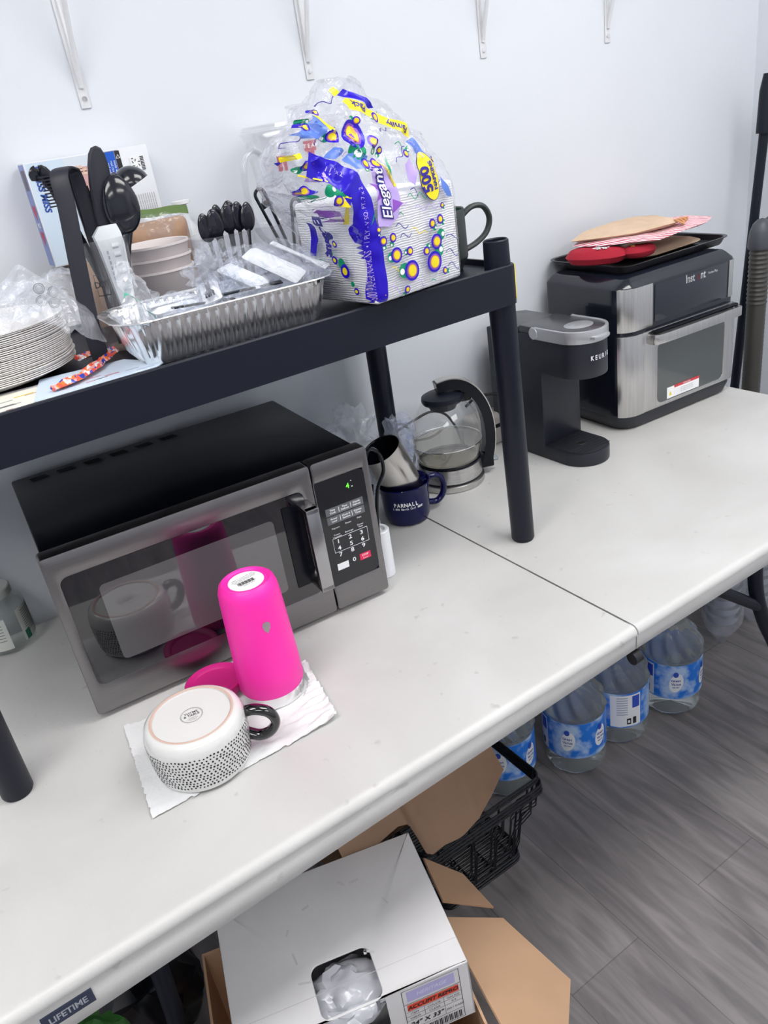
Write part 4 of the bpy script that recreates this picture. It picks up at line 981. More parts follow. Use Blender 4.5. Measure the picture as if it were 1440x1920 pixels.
g = G(); g.sheet(20, 24, bagside(1)); g.sheet(20, 24, bagside(-1)); obj('bag_film', g, film('zip_film', body=.05, bump=.5, bscale=30, edge=.35), zb)
g = G(); g.sheet(20, 3, lambda u, v: (-.4175 + .125 * u, .6975, 1.392 + .013 * v + .005 * math.sin(PI * u * 1.2) + .002 * math.sin(u * 9))); g.sheet(20, 3, lambda u, v: (-.4175 + .125 * u, .7005, 1.392 + .013 * v + .005 * math.sin(PI * u * 1.2) + .002 * math.sin(u * 9)))
obj('zip_strip', g, mat('zip_green', (.16, .25, .09, 1), .4), zb)
wb = thing('bottle', 'white bottle cap peeking over the zip bag by the wall', 'bottle', (-.280, .757, SF))
g = G(); g.lathe([(0, 0), (.018, 0), (.019, .003), (.019, .12), (.009, .135), (.009, .148), (0, .148)], 24); obj('bottle_body', g, mat('bottle_white', (.7, .72, .74, 1), .4), wb)
g = G(); g.lathe([(0, .148), (.008, .148), (.008, .160), (.0165, .162), (.0165, .167), (0, .168)], 24); obj('cap', g, mat('cap_white', (.78, .79, .81, 1), .35), wb)

# ---- clear cup with black spoons, clear cup with black tongs
sc2 = clear_cup('spoon_cup', 'clear plastic cup full of black plastic spoons, behind the foil pan', -.278, .622, .040, .0535, .116, CUPM)
def spoon(x, y, z, rz, tilt, lab):
    t = thing('plastic_spoon', lab, 'spoon', (x, y, z), rz, 'black spoons in the clear cup')
    t.rotation_euler = (0, tilt, rz)
    if x == SP[0][0]:
        g = G(); b = bmesh.new(); bmesh.ops.create_uvsphere(b, u_segments=20, v_segments=14, radius=1)
        for v in b.verts:
            yy = v.co.y
            v.co = Vector((v.co.x * .0135 * (1 - .15 * v.co.z), (yy * .0048 if yy < 0 else yy * .0012) , v.co.z * .0225))
        g.merge(b, M=T(0, 0, -.0225)); obj('bowl', g, BU, t)
        g = G(); flatbar(g, [(0, .001, -.040), (0, .001, -.055), (0, .001, -.115)], [.008, .005, .006], .0025); obj('handle', g, BU, t)
    return t
SP = [(-.312, .590, 1.394, .1, -.10, 'leftmost'), (-.296, .585, 1.398, -.1, -.03, 'second from the left'), (-.281, .604, 1.402, .3, .0, 'third from the left'), (-.268, .592, 1.401, .1, .04, 'middle front'), (-.257, .607, 1.404, -.2, .06, 'fourth from the left, behind'),
      (-.248, .594, 1.401, .1, .08, 'second from the right'), (-.234, .588, 1.398, .2, .12, 'rightmost'), (-.270, .628, 1.400, .5, .0, 'rear')]
first = None
for s_ in SP:
    lab = 'black plastic spoon, ' + s_[5] + ' in the clear cup behind the foil pan'
    if first is None: first = spoon(*s_[:5], lab)
    else:
        c = copy_tree(first); c.location = s_[:3]; c.rotation_euler = (0, s_[4], s_[3]); c['label'] = lab
tc2 = clear_cup('tongs_cup', 'clear plastic cup holding two small black tongs, left of the napkin pack', -.176, .622, .036, .0485, .114, CUPM)
def small_tongs(P, lab):
    t = thing('small_tongs', lab, 'tongs', (0, 0, 0))
    P = [Vector(p) for p in P]; d = (P[1] - P[0]).normalized(); u = Vector((1, 0, 0)); u = (u - d * u.dot(d)).normalized(); wv = .0085
    A = [P[0] + u * wv * math.cos(a) - d * wv * math.sin(a) + d * wv for a in [PI * k / 8 for k in range(9)]]
    loop = [P[1] + u * wv * .55] + A + [P[1] - u * wv * .55]
    g = G(); g.tube(loop, .0028, 8); obj('frame', g, BU, t)
    g = G(); flatbar(g, [P[0].lerp(P[1], .16), P[0].lerp(P[1], .24)], .012, .003); obj('bridge', g, BU, t)
    g = G(); flatbar(g, [P[0].lerp(P[1], .26), P[0].lerp(P[1], .95)], [.011, .008], .0015); obj('clear_insert', g, film('insert_film', body=.25, bump=0, rough=.1), t)
small_tongs([(-.211, .585, 1.412), (-.165, .600, 1.29)], 'black-edged small tongs leaning left out of the clear cup')
small_tongs([(-.139, .600, 1.386), (-.152, .610, 1.27)], 'black-edged small tongs upright at the right of the clear cup')

# ---- foil pan
pan = thing('foil_pan', 'ribbed aluminium foil pan full of wrapped cutlery on the black shelf', 'pan', (-.388, .398, SF), -.055)
FOIL = mat('aluminium_foil', (.86, .86, .86, 1), .25, .96, bump=.15, bscale=45)
def panring(o, z, r, rib=0.0, crump=0.0, n=220):
    hx, hy = .140 + o, .062 + o; per = []
    R = r + o
    segs = [('x', -hx + R, hx - R, -hy), ('c', hx - R, -hy + R, -PI / 2), ('y', -hy + R, hy - R, hx), ('c', hx - R, hy - R, 0), ('x', hx - R, -hx + R, hy), ('c', -hx + R, hy - R, PI / 2), ('y', hy - R, -hy + R, -hx), ('c', -hx + R, -hy + R, PI)]
    pts = []
    for s in segs:
        if s[0] == 'x':
            m = 96
            for k in range(m):
                x = s[1] + (s[2] - s[1]) * k / m; sg = 1 if s[3] > 0 else -1; w_ = .5 - .5 * math.cos(2 * PI * (x + .14) / .0132)
                pts.append((x, s[3] + sg * rib * (w_ ** 2), z))
        elif s[0] == 'y':
            m = 40
            for k in range(m):
                y = s[1] + (s[2] - s[1]) * k / m; sg = 1 if s[3] > 0 else -1; w_ = .5 - .5 * math.cos(2 * PI * y / .0132)
                pts.append((s[3] + sg * rib * (w_ ** 2), y, z))
        else:
            m = 14
            for k in range(m):
                a = s[3] + PI / 2 * k / m; q = R + crump * math.sin(k * 2.6) ; pts.append((s[1] + q * math.cos(a), s[2] + q * math.sin(a), z))
    return pts
g = G(); H = .062
L = [panring(-.018, .0003, .03), panring(-.0125, .0012, .03), panring(-.010, .006, .03, .0010, .001), panring(-.006, .016, .032, .0042, .0022), panring(0.0, .040, .034, .0042, .0026), panring(.0035, .054, .034, .0036, .0022), panring(.005, .0575, .034), panring(.0065, H - .001, .03), panring(.0165, H, .03, 0, .001), panring(.0195, H + .0012, .03, 0, .001), panring(.0190, H + .003, .03), panring(.0170, H + .0018, .03),
     panring(.0065, H + .0005, .03), panring(.003, .054, .03, .0036, .0022), panring(-.0008, .040, .03, .0042, .0026), panring(-.0085, .010, .03), panring(-.012, .0018, .03)]
g.loft(L); obj('pan_body', g, FOIL, pan, sharp=60)

# wrapped cutlery packets: white napkin roll, fork, clear film
WNAP = mat('white_napkin', (.88, .89, .90, 1), .85, bump=.3, bscale=200)
WPL = mat('white_plastic', (.82, .83, .85, 1), .25)
PKF = film('packet_film', body=.07, bump=.9, bscale=70, edge=.14, rough=.07)
def packet(c, rot, L, W, tilt, lab, seed, kind='napkin'):
    t = thing('cutlery_packet', lab, 'cutlery packet', c, 0)
    t.rotation_mode = 'XYZ'; t.rotation_euler = (tilt[0], tilt[1], rot)
    if kind in ('napkin', 'both'):
        g = G(); cushion(g, [(x, y) for x, y in rrect(-L * .42, L * .42, -W * .40, W * .40, .005, 3)], 0, .012, seed=seed, wob=.004); obj('napkin', g, WNAP, t)
    if kind in ('fork', 'both'):
        g = G(); zz = .009
        flatbar(g, [(-L * .45, 0, zz), (-L * .1, 0, zz), (L * .2, 0, zz), (L * .32, 0, zz)], [.010, .006, .006, .014], .003, up=(0, 1, 0))
        for q in (-.0055, -.0018, .0018, .0055): g.box(L * .31, L * .45, q - .0011, q + .0011, zz - .001, zz + .001)
        obj('fork', g, WPL if seed % 2 else BU, t)
    g = G(); b = bmesh.new(); bmesh.ops.create_icosphere(b, subdivisions=4, radius=1)
    for v in b.verts:
        n = v.co.normalized(); p = Vector((n.x * L * .56, n.y * W * .56, n.z * .016)); p.z += .012 * noise.noise(Vector((p.x * 60, p.y * 60, seed))) + .006 * noise.cell(Vector((p.x * 120, p.y * 120, seed))); p.x += .01 * noise.noise(Vector((p.y * 50, n.z * 3, seed + 4))); v.co = p
    g.merge(b); obj('wrapper', g, PKF, t, flatshade=True)
    return t
PK = [((-.300, .388, 1.325), -1.02, .110, .036, (.35, .45), 'largest white napkin packet sloping down in the middle of the foil pan', 2, 'napkin'),
      ((-.345, .400, 1.318), -1.2, .095, .032, (.2, .35), 'napkin packet just left of the largest one in the foil pan', 3, 'napkin'),
      ((-.395, .405, 1.308), -1.9, .100, .034, (.25, .15), 'crumpled napkin packet in the left half of the foil pan', 4, 'both'),
      ((-.448, .415, 1.298), .3, .090, .034, (.15, .05), 'flat white napkin packet at the left end of the foil pan', 5, 'both'),
      ((-.258, .392, 1.322), -1.05, .105, .022, (.2, .42), 'narrow packet with a white fork handle right of the largest napkin', 7, 'fork'),
      ((-.300, .420, 1.302), .2, .110, .036, (.0, .0), 'cutlery packet lying at the back of the foil pan', 8, 'both'),
      ((-.420, .375, 1.292), .1, .100, .03, (.0, .1), 'cutlery packet with a black fork near the front left rim of the pan', 6, 'fork'),
      ((-.350, .370, 1.296), -.2, .100, .03, (.1, .0), 'cutlery packet with a black fork along the front rim of the pan', 10, 'fork'),
      ((-.370, .400, 1.285), .1, .200, .080, (.0, .0), 'lowest cutlery packet filling the bottom of the foil pan', 12, 'napkin')]
for c_, r_, L_, W_, t_, lab_, sd_, kd_ in PK: packet(c_, r_, L_, W_, t_, lab_, sd_, kd_)
g = G(); ball(g, (-.212, .418, 1.312), (.052, .034, .024), 4, .012, 60, 21); obj('plastic_film', g, PKF, flatshade=True, label='crumpled clear film heaped at the right end of the foil pan', cat='plastic film')
g = G(); ball(g, (-.372, .425, 1.330), (.040, .028, .030), 4, .012, 70, 22); obj('plastic_film', g, PKF, flatshade=True, label='crumpled clear film standing up in the middle of the foil pan', cat='plastic film')
zf = thing('zip_bag', 'empty clear zip bag with a green line at the left end of the foil pan', 'bag', (0, 0, 0))
def zfl(u, v): return (-.528 + .058 * u + .010 * v + .010 * noise.noise(Vector((u * 5, v * 5, 1))), .365 + .045 * u + .02 * v + .006 * noise.noise(Vector((u * 9, v * 9, 3))), 1.302 + .070 * v - .045 * u + .012 * math.sin(u * 5))
g = G(); g.sheet(16, 14, zfl); obj('bag_film', g, film('milky_film', body=.30, bump=.6, bscale=50, edge=.15), zf, flatshade=True)
g = G(); g.sheet(16, 2, lambda u, v: tuple(Vector(zfl(u, .42 + .06 * v)) + Vector((0, -.0015, .001)))); obj('green_line', g, mat('zip_mint', (.10, .50, .34, 1), .4), zf)

# ---- clear pitcher behind the napkins
pt_ = thing('pitcher', 'clear plastic pitcher with a handle and red print behind the napkin pack', 'pitcher', (-.072, .700, SF))
PITM = film('pitcher_plastic', tint=(.965, .965, .97, 1), body=.07, bump=.1, bscale=8, rough=.03, edge=.4)
g = G(); g.lathe([(0, .003), (.058, .003), (.062, .006), (.084, .235), (.088, .247), (.091, .252), (.0885, .2535), (.0855, .249), (.0815, .236), (.0595, .010), (0, .006)], 56); obj('pitcher_body', g, PITM, pt_)
g = G(); g.lathe([(0, .258), (.078, .258), (.086, .262), (.088, .256), (.0845, .254)], 48); g.box(-.040, -.004, -.082, -.070, .258, .284, bev=.002); g.box(-.040, -.004, -.090, -.068, .280, .284, bev=.001); obj('lid', g, PITM, pt_)
g = G(); g.tube(smooth_path([(-.075, -.030, .212), (-.100, -.040, .226), (-.122, -.048, .212), (-.131, -.052, .17), (-.127, -.050, .12), (-.108, -.042, .085), (-.070, -.028, .072)], 8), .0065, 12, flat=.7); obj('handle', g, film('handle_plastic', tint=(.90, .9, .91, 1), body=.12, bump=0, rough=.03, edge=.3), pt_)
g = G(); arcstrip(g, .0845, -1.86, -1.60, .212, .228); arcstrip(g, .0852, -1.80, -1.66, .205, .212); arcstrip(g, .0850, -1.87, -1.59, .232, .237); arcstrip(g, .0830, -2.45, -2.25, .188, .212)
curved_text(g, 'TEAM', .008, .0849, -1.84, .220, .085, 1)
obj('red_print', g, [mat('dark_red_print', (.42, .02, .05, 1), .5), PAPER], pt_)

# ---- dark grey mug at the right end
gm = thing('coffee_mug', 'dark grey-green coffee mug at the right end of the black shelf', 'mug', (.028, .432, SF))
GREYG = mat('grey_glaze', (.030, .038, .038, 1), .45)
g = G(); g.lathe([(0, 0), (.028, 0), (.033, .003), (.0345, .010), (.0415, .018), (.0425, .022), (.0425, .094), (.0418, .0965), (.0400, .0950), (.0398, .025), (.03, .015), (0, .013)], 44); obj('mug_body', g, GREYG, gm)
g = G(); g.lathe([(.0397, .030), (.0395, .0945), (.0388, .0945), (.0385, .030)], 40); obj('mug_lining', g, mat('green_glaze', (.02, .07, .035, 1), .3), gm)
g = G(); g.tube(smooth_path([(.038, -.006, .078), (.060, -.010, .092), (.082, -.014, .090), (.093, -.016, .070), (.086, -.014, .048), (.066, -.010, .034), (.040, -.006, .026)], 8), .0062, 12, flat=.75); obj('handle', g, GREYG, gm)
g = G()
for zz in (.062, .055): arcstrip(g, .0428, -1.82, -1.74, zz, zz + .001)
arcstrip(g, .0428, -1.79, -1.765, .048, .066); curved_text(g, 'hi', .012, .0428, -1.98, .056, .12); curved_text(g, 'LIFE', .009, .0428, -2.02, .040, .12)
obj('lettering', g, WHITE_INK, gm)

# ---- large pack of napkins in printed clear film
NC = Vector((-.123, .385, 0)); NYAW = math.atan2(.149, .989)
npk = thing('napkin_pack', 'large torn-open pack of white paper napkins in printed purple and yellow film', 'napkins', (NC.x, NC.y, 0), NYAW)
def layers():
    m = bpy.data.materials.new('napkin_layers'); m.use_nodes = True; nt = m.node_tree; b = nt.nodes['Principled BSDF']
    tc = nt.nodes.new('ShaderNodeTexCoord'); wv = nt.nodes.new('ShaderNodeTexWave'); wv.wave_type = 'BANDS'; wv.bands_direction = 'Z'
    wv.inputs['Scale'].default_value = 95; wv.inputs['Distortion'].default_value = 5; wv.inputs['Detail'].default_value = 3; wv.inputs['Detail Scale'].default_value = .6
    nt.links.new(tc.outputs['Object'], wv.inputs['Vector'])
    r = nt.nodes.new('ShaderNodeValToRGB'); r.color_ramp.elements[0].color = (.82, .83, .86, 1); r.color_ramp.elements[1].color = (.93, .93, .94, 1); r.color_ramp.elements[1].position = .6
    nt.links.new(wv.outputs[0], r.inputs[0]); nt.links.new(r.outputs[0], b.inputs['Base Color']); b.inputs['Roughness'].default_value = .9
    bp = nt.nodes.new('ShaderNodeBump'); bp.inputs['Strength'].default_value = .5; bp.inputs['Distance'].default_value = .002; nt.links.new(wv.outputs[0], bp.inputs['Height']); nt.links.new(bp.outputs[0], b.inputs['Normal'])
    return m
g = G(); g.box(-.088, .089, -.080, .080, 1.2520, 1.392, bev=.006, seg=3); obj('napkins', g, layers(), npk)
SEC = [(1.2508, -.078, .082, -.072, .074), (1.2520, -.090, .092, -.083, .082), (1.262, -.094, .0945, -.086, .085), (1.30, -.095, .0955, -.0865, .086), (1.345, -.098, .0965, -.087, .086), (1.375, -.120, .098, -.087, .084), (1.400, -.150, .097, -.085, .080), (1.430, -.172, .092, -.080, .072),
       (1.456, -.170, .080, -.072, .062), (1.478, -.158, .060, -.062, .050), (1.498, -.132, .036, -.050, .038), (1.515, -.104, .012, -.040, .028), (1.530, -.082, -.006, -.030, .018), (1.541, -.064, -.022, -.018, .008)]
def sec(z):
    for a, b in zip(SEC, SEC[1:]):
        if z <= b[0]:
            t = (z - a[0]) / (b[0] - a[0]); return [a[i] + (b[i] - a[i]) * t for i in range(5)]
    return list(SEC[-1])
NZ, NA = 70, 110
loops = []
for j in range(NZ + 1):
    z = 1.2508 + (1.541 - 1.2508) * (j / NZ); _, u0, u1, v0, v1 = sec(z)
    cu, cv, hu, hv = (u0 + u1) / 2, (v0 + v1) / 2, (u1 - u0) / 2, (v1 - v0) / 2
    up = max(0, min(1, (z - 1.385) / .05)); ex = 9 - 6.5 * up; lp = []
    for k in range(NA):
        a = 2 * PI * k / NA; ca, sa = math.cos(a), math.sin(a)
        rr = (abs(ca) ** ex + abs(sa) ** ex) ** (-1 / ex)
        p = Vector((cu + hu * rr * ca, cv + hv * rr * sa, z))
        amp = .0010 + .009 * up; left = max(0, min(1, (-p.x - .05) / .06)) * (1 if z > 1.34 else .2); amp += .007 * left
        d = 1 - 2 * abs(noise.noise(p * 26)); d2 = noise.noise(p * 60 + Vector((5, 2, 1)))
        nrm = Vector((ca / max(hu, .01), sa / max(hv, .01), 0)).normalized()
        lp.append(p + nrm * amp * (d - .55 + .45 * d2) + Vector((0, 0, .4 * amp * d2)))
    loops.append(lp)
g = G(); g.loft(loops); fbm = g.bm.copy()
bvh = BVHTree.FromBMesh(fbm); fbm.free()
obj('film', g, film('napkin_film', tint=(.97, .97, .99, 1), body=.08, bump=1.0, bscale=45, edge=.24, rough=.08), npk, sharp=22)
def hit(u, z, face='F'):
    o, d = (Vector((u, -.4, z)), Vector((0, 1, 0))) if face == 'F' else (Vector((-.5, u, z)), Vector((1, 0, 0)))
    h = bvh.ray_cast(o, d)
    return h[0]
class Decal:
    def __init__(s): s.g = G()
    def poly(s, pts, mi, lift=.0008, face='F', sub=3):
        b = bmesh.new(); vs_ = [b.verts.new((x, y, 0)) for x, y in pts]; b.faces.new(vs_)
        bmesh.ops.triangulate(b, faces=b.faces[:])
        for _ in range(sub):
            long_ = [e for e in b.edges if e.calc_length() > .006]
            if not long_: break
            bmesh.ops.subdivide_edges(b, edges=long_, cuts=1, use_grid_fill=False); bmesh.ops.triangulate(b, faces=b.faces[:])
        s.drape(b, mi, lift, face)
    def drape(s, b, mi, lift, face):
        last = None; bad = []
        for v in b.verts:
            h = hit(v.co.x, v.co.y, face)
            if h is None: bad.append(v); continue
            v.co = h + (Vector((0, -lift, 0)) if face == 'F' else Vector((-lift, 0, 0)))
        if bad: bmesh.ops.delete(b, geom=bad, context='VERTS')
        ax = 1 if face == 'F' else 0; ys = sorted(v.co[ax] for v in b.verts)
        if ys:
            md = ys[len(ys) // 2]
            for v in b.verts: v.co[ax] = max(md - .022, min(md + .022, v.co[ax]))
        s.g.merge(b, mi)
    def line(s, P, w_, mi, lift=.0009, face='F'):
        P = [Vector((p[0], p[1])) for p in P]; n = len(P); A = []; B = []
        for i in range(n):
            t = (P[min(i + 1, n - 1)] - P[max(i - 1, 0)]).normalized(); nn = Vector((-t.y, t.x)) * w_ / 2; A.append(P[i] + nn); B.append(P[i] - nn)
        b = bmesh.new(); va = [b.verts.new((p.x, p.y, 0)) for p in A]; vb = [b.verts.new((p.x, p.y, 0)) for p in B]
        for i in range(n - 1): b.faces.new((va[i], va[i + 1], vb[i + 1], vb[i]))
        s.drape(b, mi, lift, face)
    def text(s, t, size, u, z, rot, mi, lift=.0014, face='F', bold=0, shear=0, squash=1):
        g2 = G(); text_into(g2, t, size, T(u, z, 0) @ RZ(rot), 0, bold=bold, shear=shear, squash=squash); s.drape(g2.bm, mi, lift, face)
COLS = [mat('film_blue', (.018, .003, .50, 1), .25), mat('film_yellow', (.86, .70, .015, 1), .3), mat('film_purple', (.26, .08, .50, 1), .3), mat('film_green', (.0, .27, .13, 1), .3), mat('film_navy', (.03, .02, .28, 1), .3),
        mat('film_white', (.88, .88, .90, 1), .3), mat('film_midblue', (.10, .20, .62, 1), .3), mat('film_lilac', (.50, .38, .78, 1), .3), mat('film_ochre', (.80, .42, .04, 1), .3)]
BL, YE, PU, GR, NV, WH, MB_, LI, OC = range(9)
band = Decal()
B0 = [(-.0715, 1.254), (-.101, 1.256), (-.1005, 1.309), (-.106, 1.366), (-.114, 1.399), (-.136, 1.421), (-.160, 1.434), (-.149, 1.462), (-.119, 1.446), (-.093, 1.428), (-.079, 1.395), (-.074, 1.36), (-.070, 1.32), (-.0695, 1.28)]
band.poly(B0, BL, .0012, sub=6)
band.line([(-.104, 1.258), (-.1035, 1.309), (-.109, 1.366), (-.117, 1.401), (-.138, 1.4245), (-.162, 1.4365)], .0022, YE, .0016)
band.text('500 PAPER NAPKINS  \u2022 1 PLY - V SQ. FT. 7 x 2', .0085, -.0915, 1.335, PI / 2 + .03, LI, .0017, squash=.9)
band.text('11 x 2', .0085, -.124, 1.434, -.55, LI, .0020)
obj('blue_band', band.g, COLS, npk, recalc=False)
pr2 = Decal()
def flower(u, z, r, leaf=None):
    r *= 1.15
    if leaf:
        lu, lz_, lr = leaf
        pr2.poly(circ(u + lu, z + lz_, lr, 18), GR, .0010, sub=2); pr2.poly(circ(u + lu * 1.35, z + lz_ * 1.1 - lr * .1, lr * .42, 12), WH, .0013, sub=1)
    pr2.poly(circ(u, z, r, 22), BL, .0016, sub=2); pr2.poly(circ(u, z, r * .76, 20), PU, .0019, sub=2); pr2.poly(circ(u, z, r * .60, 18), OC, .0022, sub=1); pr2.poly(circ(u, z, r * .52, 18), YE, .0025, sub=1)
for f in ((-.021, 1.286, .0125, (-.014, .003, .0105)), (.026, 1.288, .0130, (.012, .014, .0095)), (-.047, 1.313, .0092, (-.009, -.001, .0072)), (.034, 1.315, .0095, (.011, .008, .0080)), (-.021, 1.313, .0055, (-.006, .0, .0045)),
          (.012, 1.306, .0055, (.005, .006, .0042)), (-.068, 1.336, .0058, (.0, -.008, .0045)), (-.050, 1.337, .0056, (-.003, -.008, .0042)), (-.074, 1.352, .0038, (.0, -.006, .003)), (.029, 1.341, .0058, (.005, -.006, .0045)),
          (.046, 1.344, .0058, (.006, -.005, .0042)), (.053, 1.362, .0036, (.004, -.003, .003)), (-.034, 1.262, .0048, (-.005, -.006, .0038)), (.046, 1.271, .0046, (.007, -.002, .0036)), (-.076, 1.264, .001, None),
          (-.073, 1.473, .0155, (-.004, -.020, .0125)), (-.103, 1.474, .0068, (-.008, .0, .0055)), (-.048, 1.460, .0072, (-.002, -.010, .0058)), (-.072, 1.436, .0060, (-.002, -.006, .004)), (-.053, 1.434, .0058, (-.004, -.006, .004)),
          (-.020, 1.488, .0058, (-.008, .002, .0045)), (-.176, 1.414, .0055, (.004, -.010, .006)), (-.160, 1.417, .0058, (.002, -.012, .0065)), (-.130, 1.399, .0058, (.008, .0, .007))):
    flower(*f)
pr2.poly(circ(-.140, 1.413, .008, 14), GR, .0010); pr2.poly(circ(-.128, 1.410, .007, 14), GR, .0010); pr2.poly(circ(-.134, 1.414, .003, 10), WH, .0014)
def squig(u, z, L_, mi, amp=.0035, n=2.0, rot=0.0):
    P = []
    for k in range(25):
        t = k / 24; a, b = t * L_, amp * math.sin(t * n * 2 * PI); P.append((u + a * math.cos(rot) - b * math.sin(rot), z + a * math.sin(rot) + b * math.cos(rot)))
    pr2.line(P, .0011, mi)
for q_ in ((-.074, 1.368, .050, GR, .004, 2.5, -.12), (-.012, 1.384, .040, GR, .004, 2, -.1), (-.044, 1.378, .03, LI, .003, 1, 0), (.0, 1.367, .045, LI, .004, 2, -.1), (-.042, 1.350, .025, NV, .004, 1, -.1), (-.035, 1.334, .022, NV, .004, 1, .1), (-.005, 1.392, .018, NV, .005, .6, -.5),
           (.028, 1.393, .030, NV, .004, 1, .1), (-.010, 1.341, .030, YE, .003, 1.5, -.4), (.055, 1.318, .025, NV, .003, .7, -.2), (.052, 1.296, .028, NV, .005, .9, -.2), (.055, 1.276, .025, NV, .005, .9, -.2), (-.065, 1.273, .030, LI, .003, 1, -.5), (-.012, 1.269, .02, LI, .003, 1, -.5),
           (-.058, 1.298, .02, YE, .002, 1, -.4), (.015, 1.262, .012, GR, .002, .7, 0), (-.085, 1.452, .035, NV, .004, 1, -.4), (-.135, 1.468, .04, NV, .005, 1.3, .3), (-.04, 1.492, .03, GR, .003, 1, .1), (-.010, 1.452, .022, GR, .004, 1.2, -.4), (-.030, 1.470, .02, NV, .003, 1, .2), (.012, 1.420, .02, LI, .004, 1, -.8)): squig(*q_)
# oval badge
ro = lambda pts, u, z, a: [(u + x * math.cos(a) - y * math.sin(a), z + x * math.sin(a) + y * math.cos(a)) for x, y in pts]
pr2.poly(ro(circ(0, 0, .034, 30, .0185), .035, 1.404, PI / 2 + .16), NV, .0014, sub=4); pr2.poly(ro(circ(0, 0, .0328, 30, .0172), .035, 1.404, PI / 2 + .16), YE, .0018, sub=4)
pr2.text('500', .0235, .029, 1.400, PI / 2 + .14, NV, .0026, bold=.0009); pr2.text('NAPKINS', .0095, .0435, 1.404, PI / 2 + .14, NV, .0026, bold=.0004)
# script name
pr2.poly([(-.072, 1.356), (-.052, 1.352), (-.034, 1.362), (-.026, 1.385), (-.030, 1.41), (-.045, 1.430), (-.060, 1.436), (-.070, 1.428), (-.066, 1.40), (-.070, 1.378)], LI, .0011, sub=5)
pr2.poly([(-.044, 1.368), (-.022, 1.378), (-.040, 1.386)], PU, .0014); pr2.poly([(-.074, 1.412), (-.055, 1.405), (-.054, 1.392), (-.070, 1.388), (-.062, 1.40)], PU, .0014); pr2.poly([(-.040, 1.42), (-.030, 1.44), (-.034, 1.412)], GR, .0014); pr2.poly([(-.085, 1.36), (-.074, 1.378), (-.078, 1.366)], GR, .0014)
pr2.poly([(-.050, 1.436), (-.0455, 1.437), (-.028, 1.402), (-.033, 1.400)], YE, .0016, sub=4); pr2.text('Lunch Napkins', .0052, -.0395, 1.4185, -1.11 + PI * 0, NV, .0020)
pr2.text('Elegant', .0225, -.056, 1.393, PI / 2 + .10, NV, .0020, bold=.0022, shear=.35); pr2.text('Elegant', .0225, -.056, 1.393, PI / 2 + .10, WH, .0028, bold=.0003, shear=.35)
# yellow ribbon and blue panels at the top
pr2.poly([(-.062, 1.513), (-.052, 1.517), (-.015, 1.494), (.010, 1.482), (.030, 1.474), (.024, 1.456), (.008, 1.466), (-.018, 1.482), (-.045, 1.497), (-.064, 1.503)], YE, .0014, sub=6)
pr2.text('Pack', .0110, -.044, 1.505, -.55 + PI, INK and NV, .0022, bold=.0003); pr2.text('Family', .0110, .010, 1.473, -.55 + PI, NV, .0022, bold=.0003)
pr2.poly([(-.066, 1.521), (-.050, 1.528), (-.030, 1.520), (-.012, 1.500), (-.022, 1.500), (-.046, 1.516)], BL, .0012, sub=5)
pr2.poly([(-.125, 1.494), (-.112, 1.503), (-.104, 1.492), (-.108, 1.480), (-.122, 1.474), (-.146, 1.478), (-.148, 1.484), (-.135, 1.490)], MB_, .0012, sub=5); pr2.poly([(-.112, 1.503), (-.104, 1.500), (-.098, 1.478), (-.103, 1.474), (-.106, 1.490)], YE, .0016, sub=4)
pr2.poly([(-.108, 1.446), (-.085, 1.452), (-.062, 1.444), (-.072, 1.430), (-.090, 1.432)], MB_, .0011, sub=5); pr2.poly([(.014, 1.452), (.030, 1.456), (.044, 1.432), (.034, 1.425), (.022, 1.436)], MB_, .0012, sub=5)
pr2.poly([(.060, 1.40), (.072, 1.385), (.078, 1.37), (.066, 1.372), (.058, 1.385)], MB_, .0011, sub=4)
pr2.text('1 ply  2 ply', .0078, .026, 1.444, -1.05, LI, .0020)
for f in ((-.130, 1.490, .0050, (.004, .006, .004)), (-.060, 1.488, .0046, (-.006, .003, .004)), (-.150, 1.446, .0052, (-.006, -.004, .0045)), (-.105, 1.505, .0036, None), (.002, 1.438, .0045, (.005, .004, .0036)), (-.036, 1.448, .0042, (-.004, -.005, .0035)), (.052, 1.424, .0036, (.004, .003, .003))): flower(*f)
for q_ in ((-.150, 1.500, .03, LI, .003, 1.2, .4), (-.100, 1.512, .03, NV, .003, 1.2, .2), (-.120, 1.456, .03, LI, .003, 1.4, -.2), (-.165, 1.470, .028, NV, .003, 1.2, .5), (-.020, 1.430, .03, NV, .003, 1.5, .6), (-.175, 1.400, .03, GR, .003, 1.3, .1), (-.190, 1.440, .025, LI, .003, 1, 1.2)): squig(*q_)
pr2.poly([(-.005, 1.425), (.006, 1.432), (.014, 1.414), (.006, 1.396), (-.004, 1.404)], LI, .0011, sub=4); pr2.poly([(-.156, 1.428), (-.140, 1.44), (-.128, 1.432), (-.142, 1.424)], LI, .0011, sub=4)
pr2.poly([(-.130, 1.452), (-.112, 1.462), (-.100, 1.456), (-.118, 1.448)], MB_, .0011, sub=4); pr2.poly([(-.075, 1.528), (-.066, 1.532), (-.060, 1.524), (-.070, 1.520)], YE, .0012, sub=3)
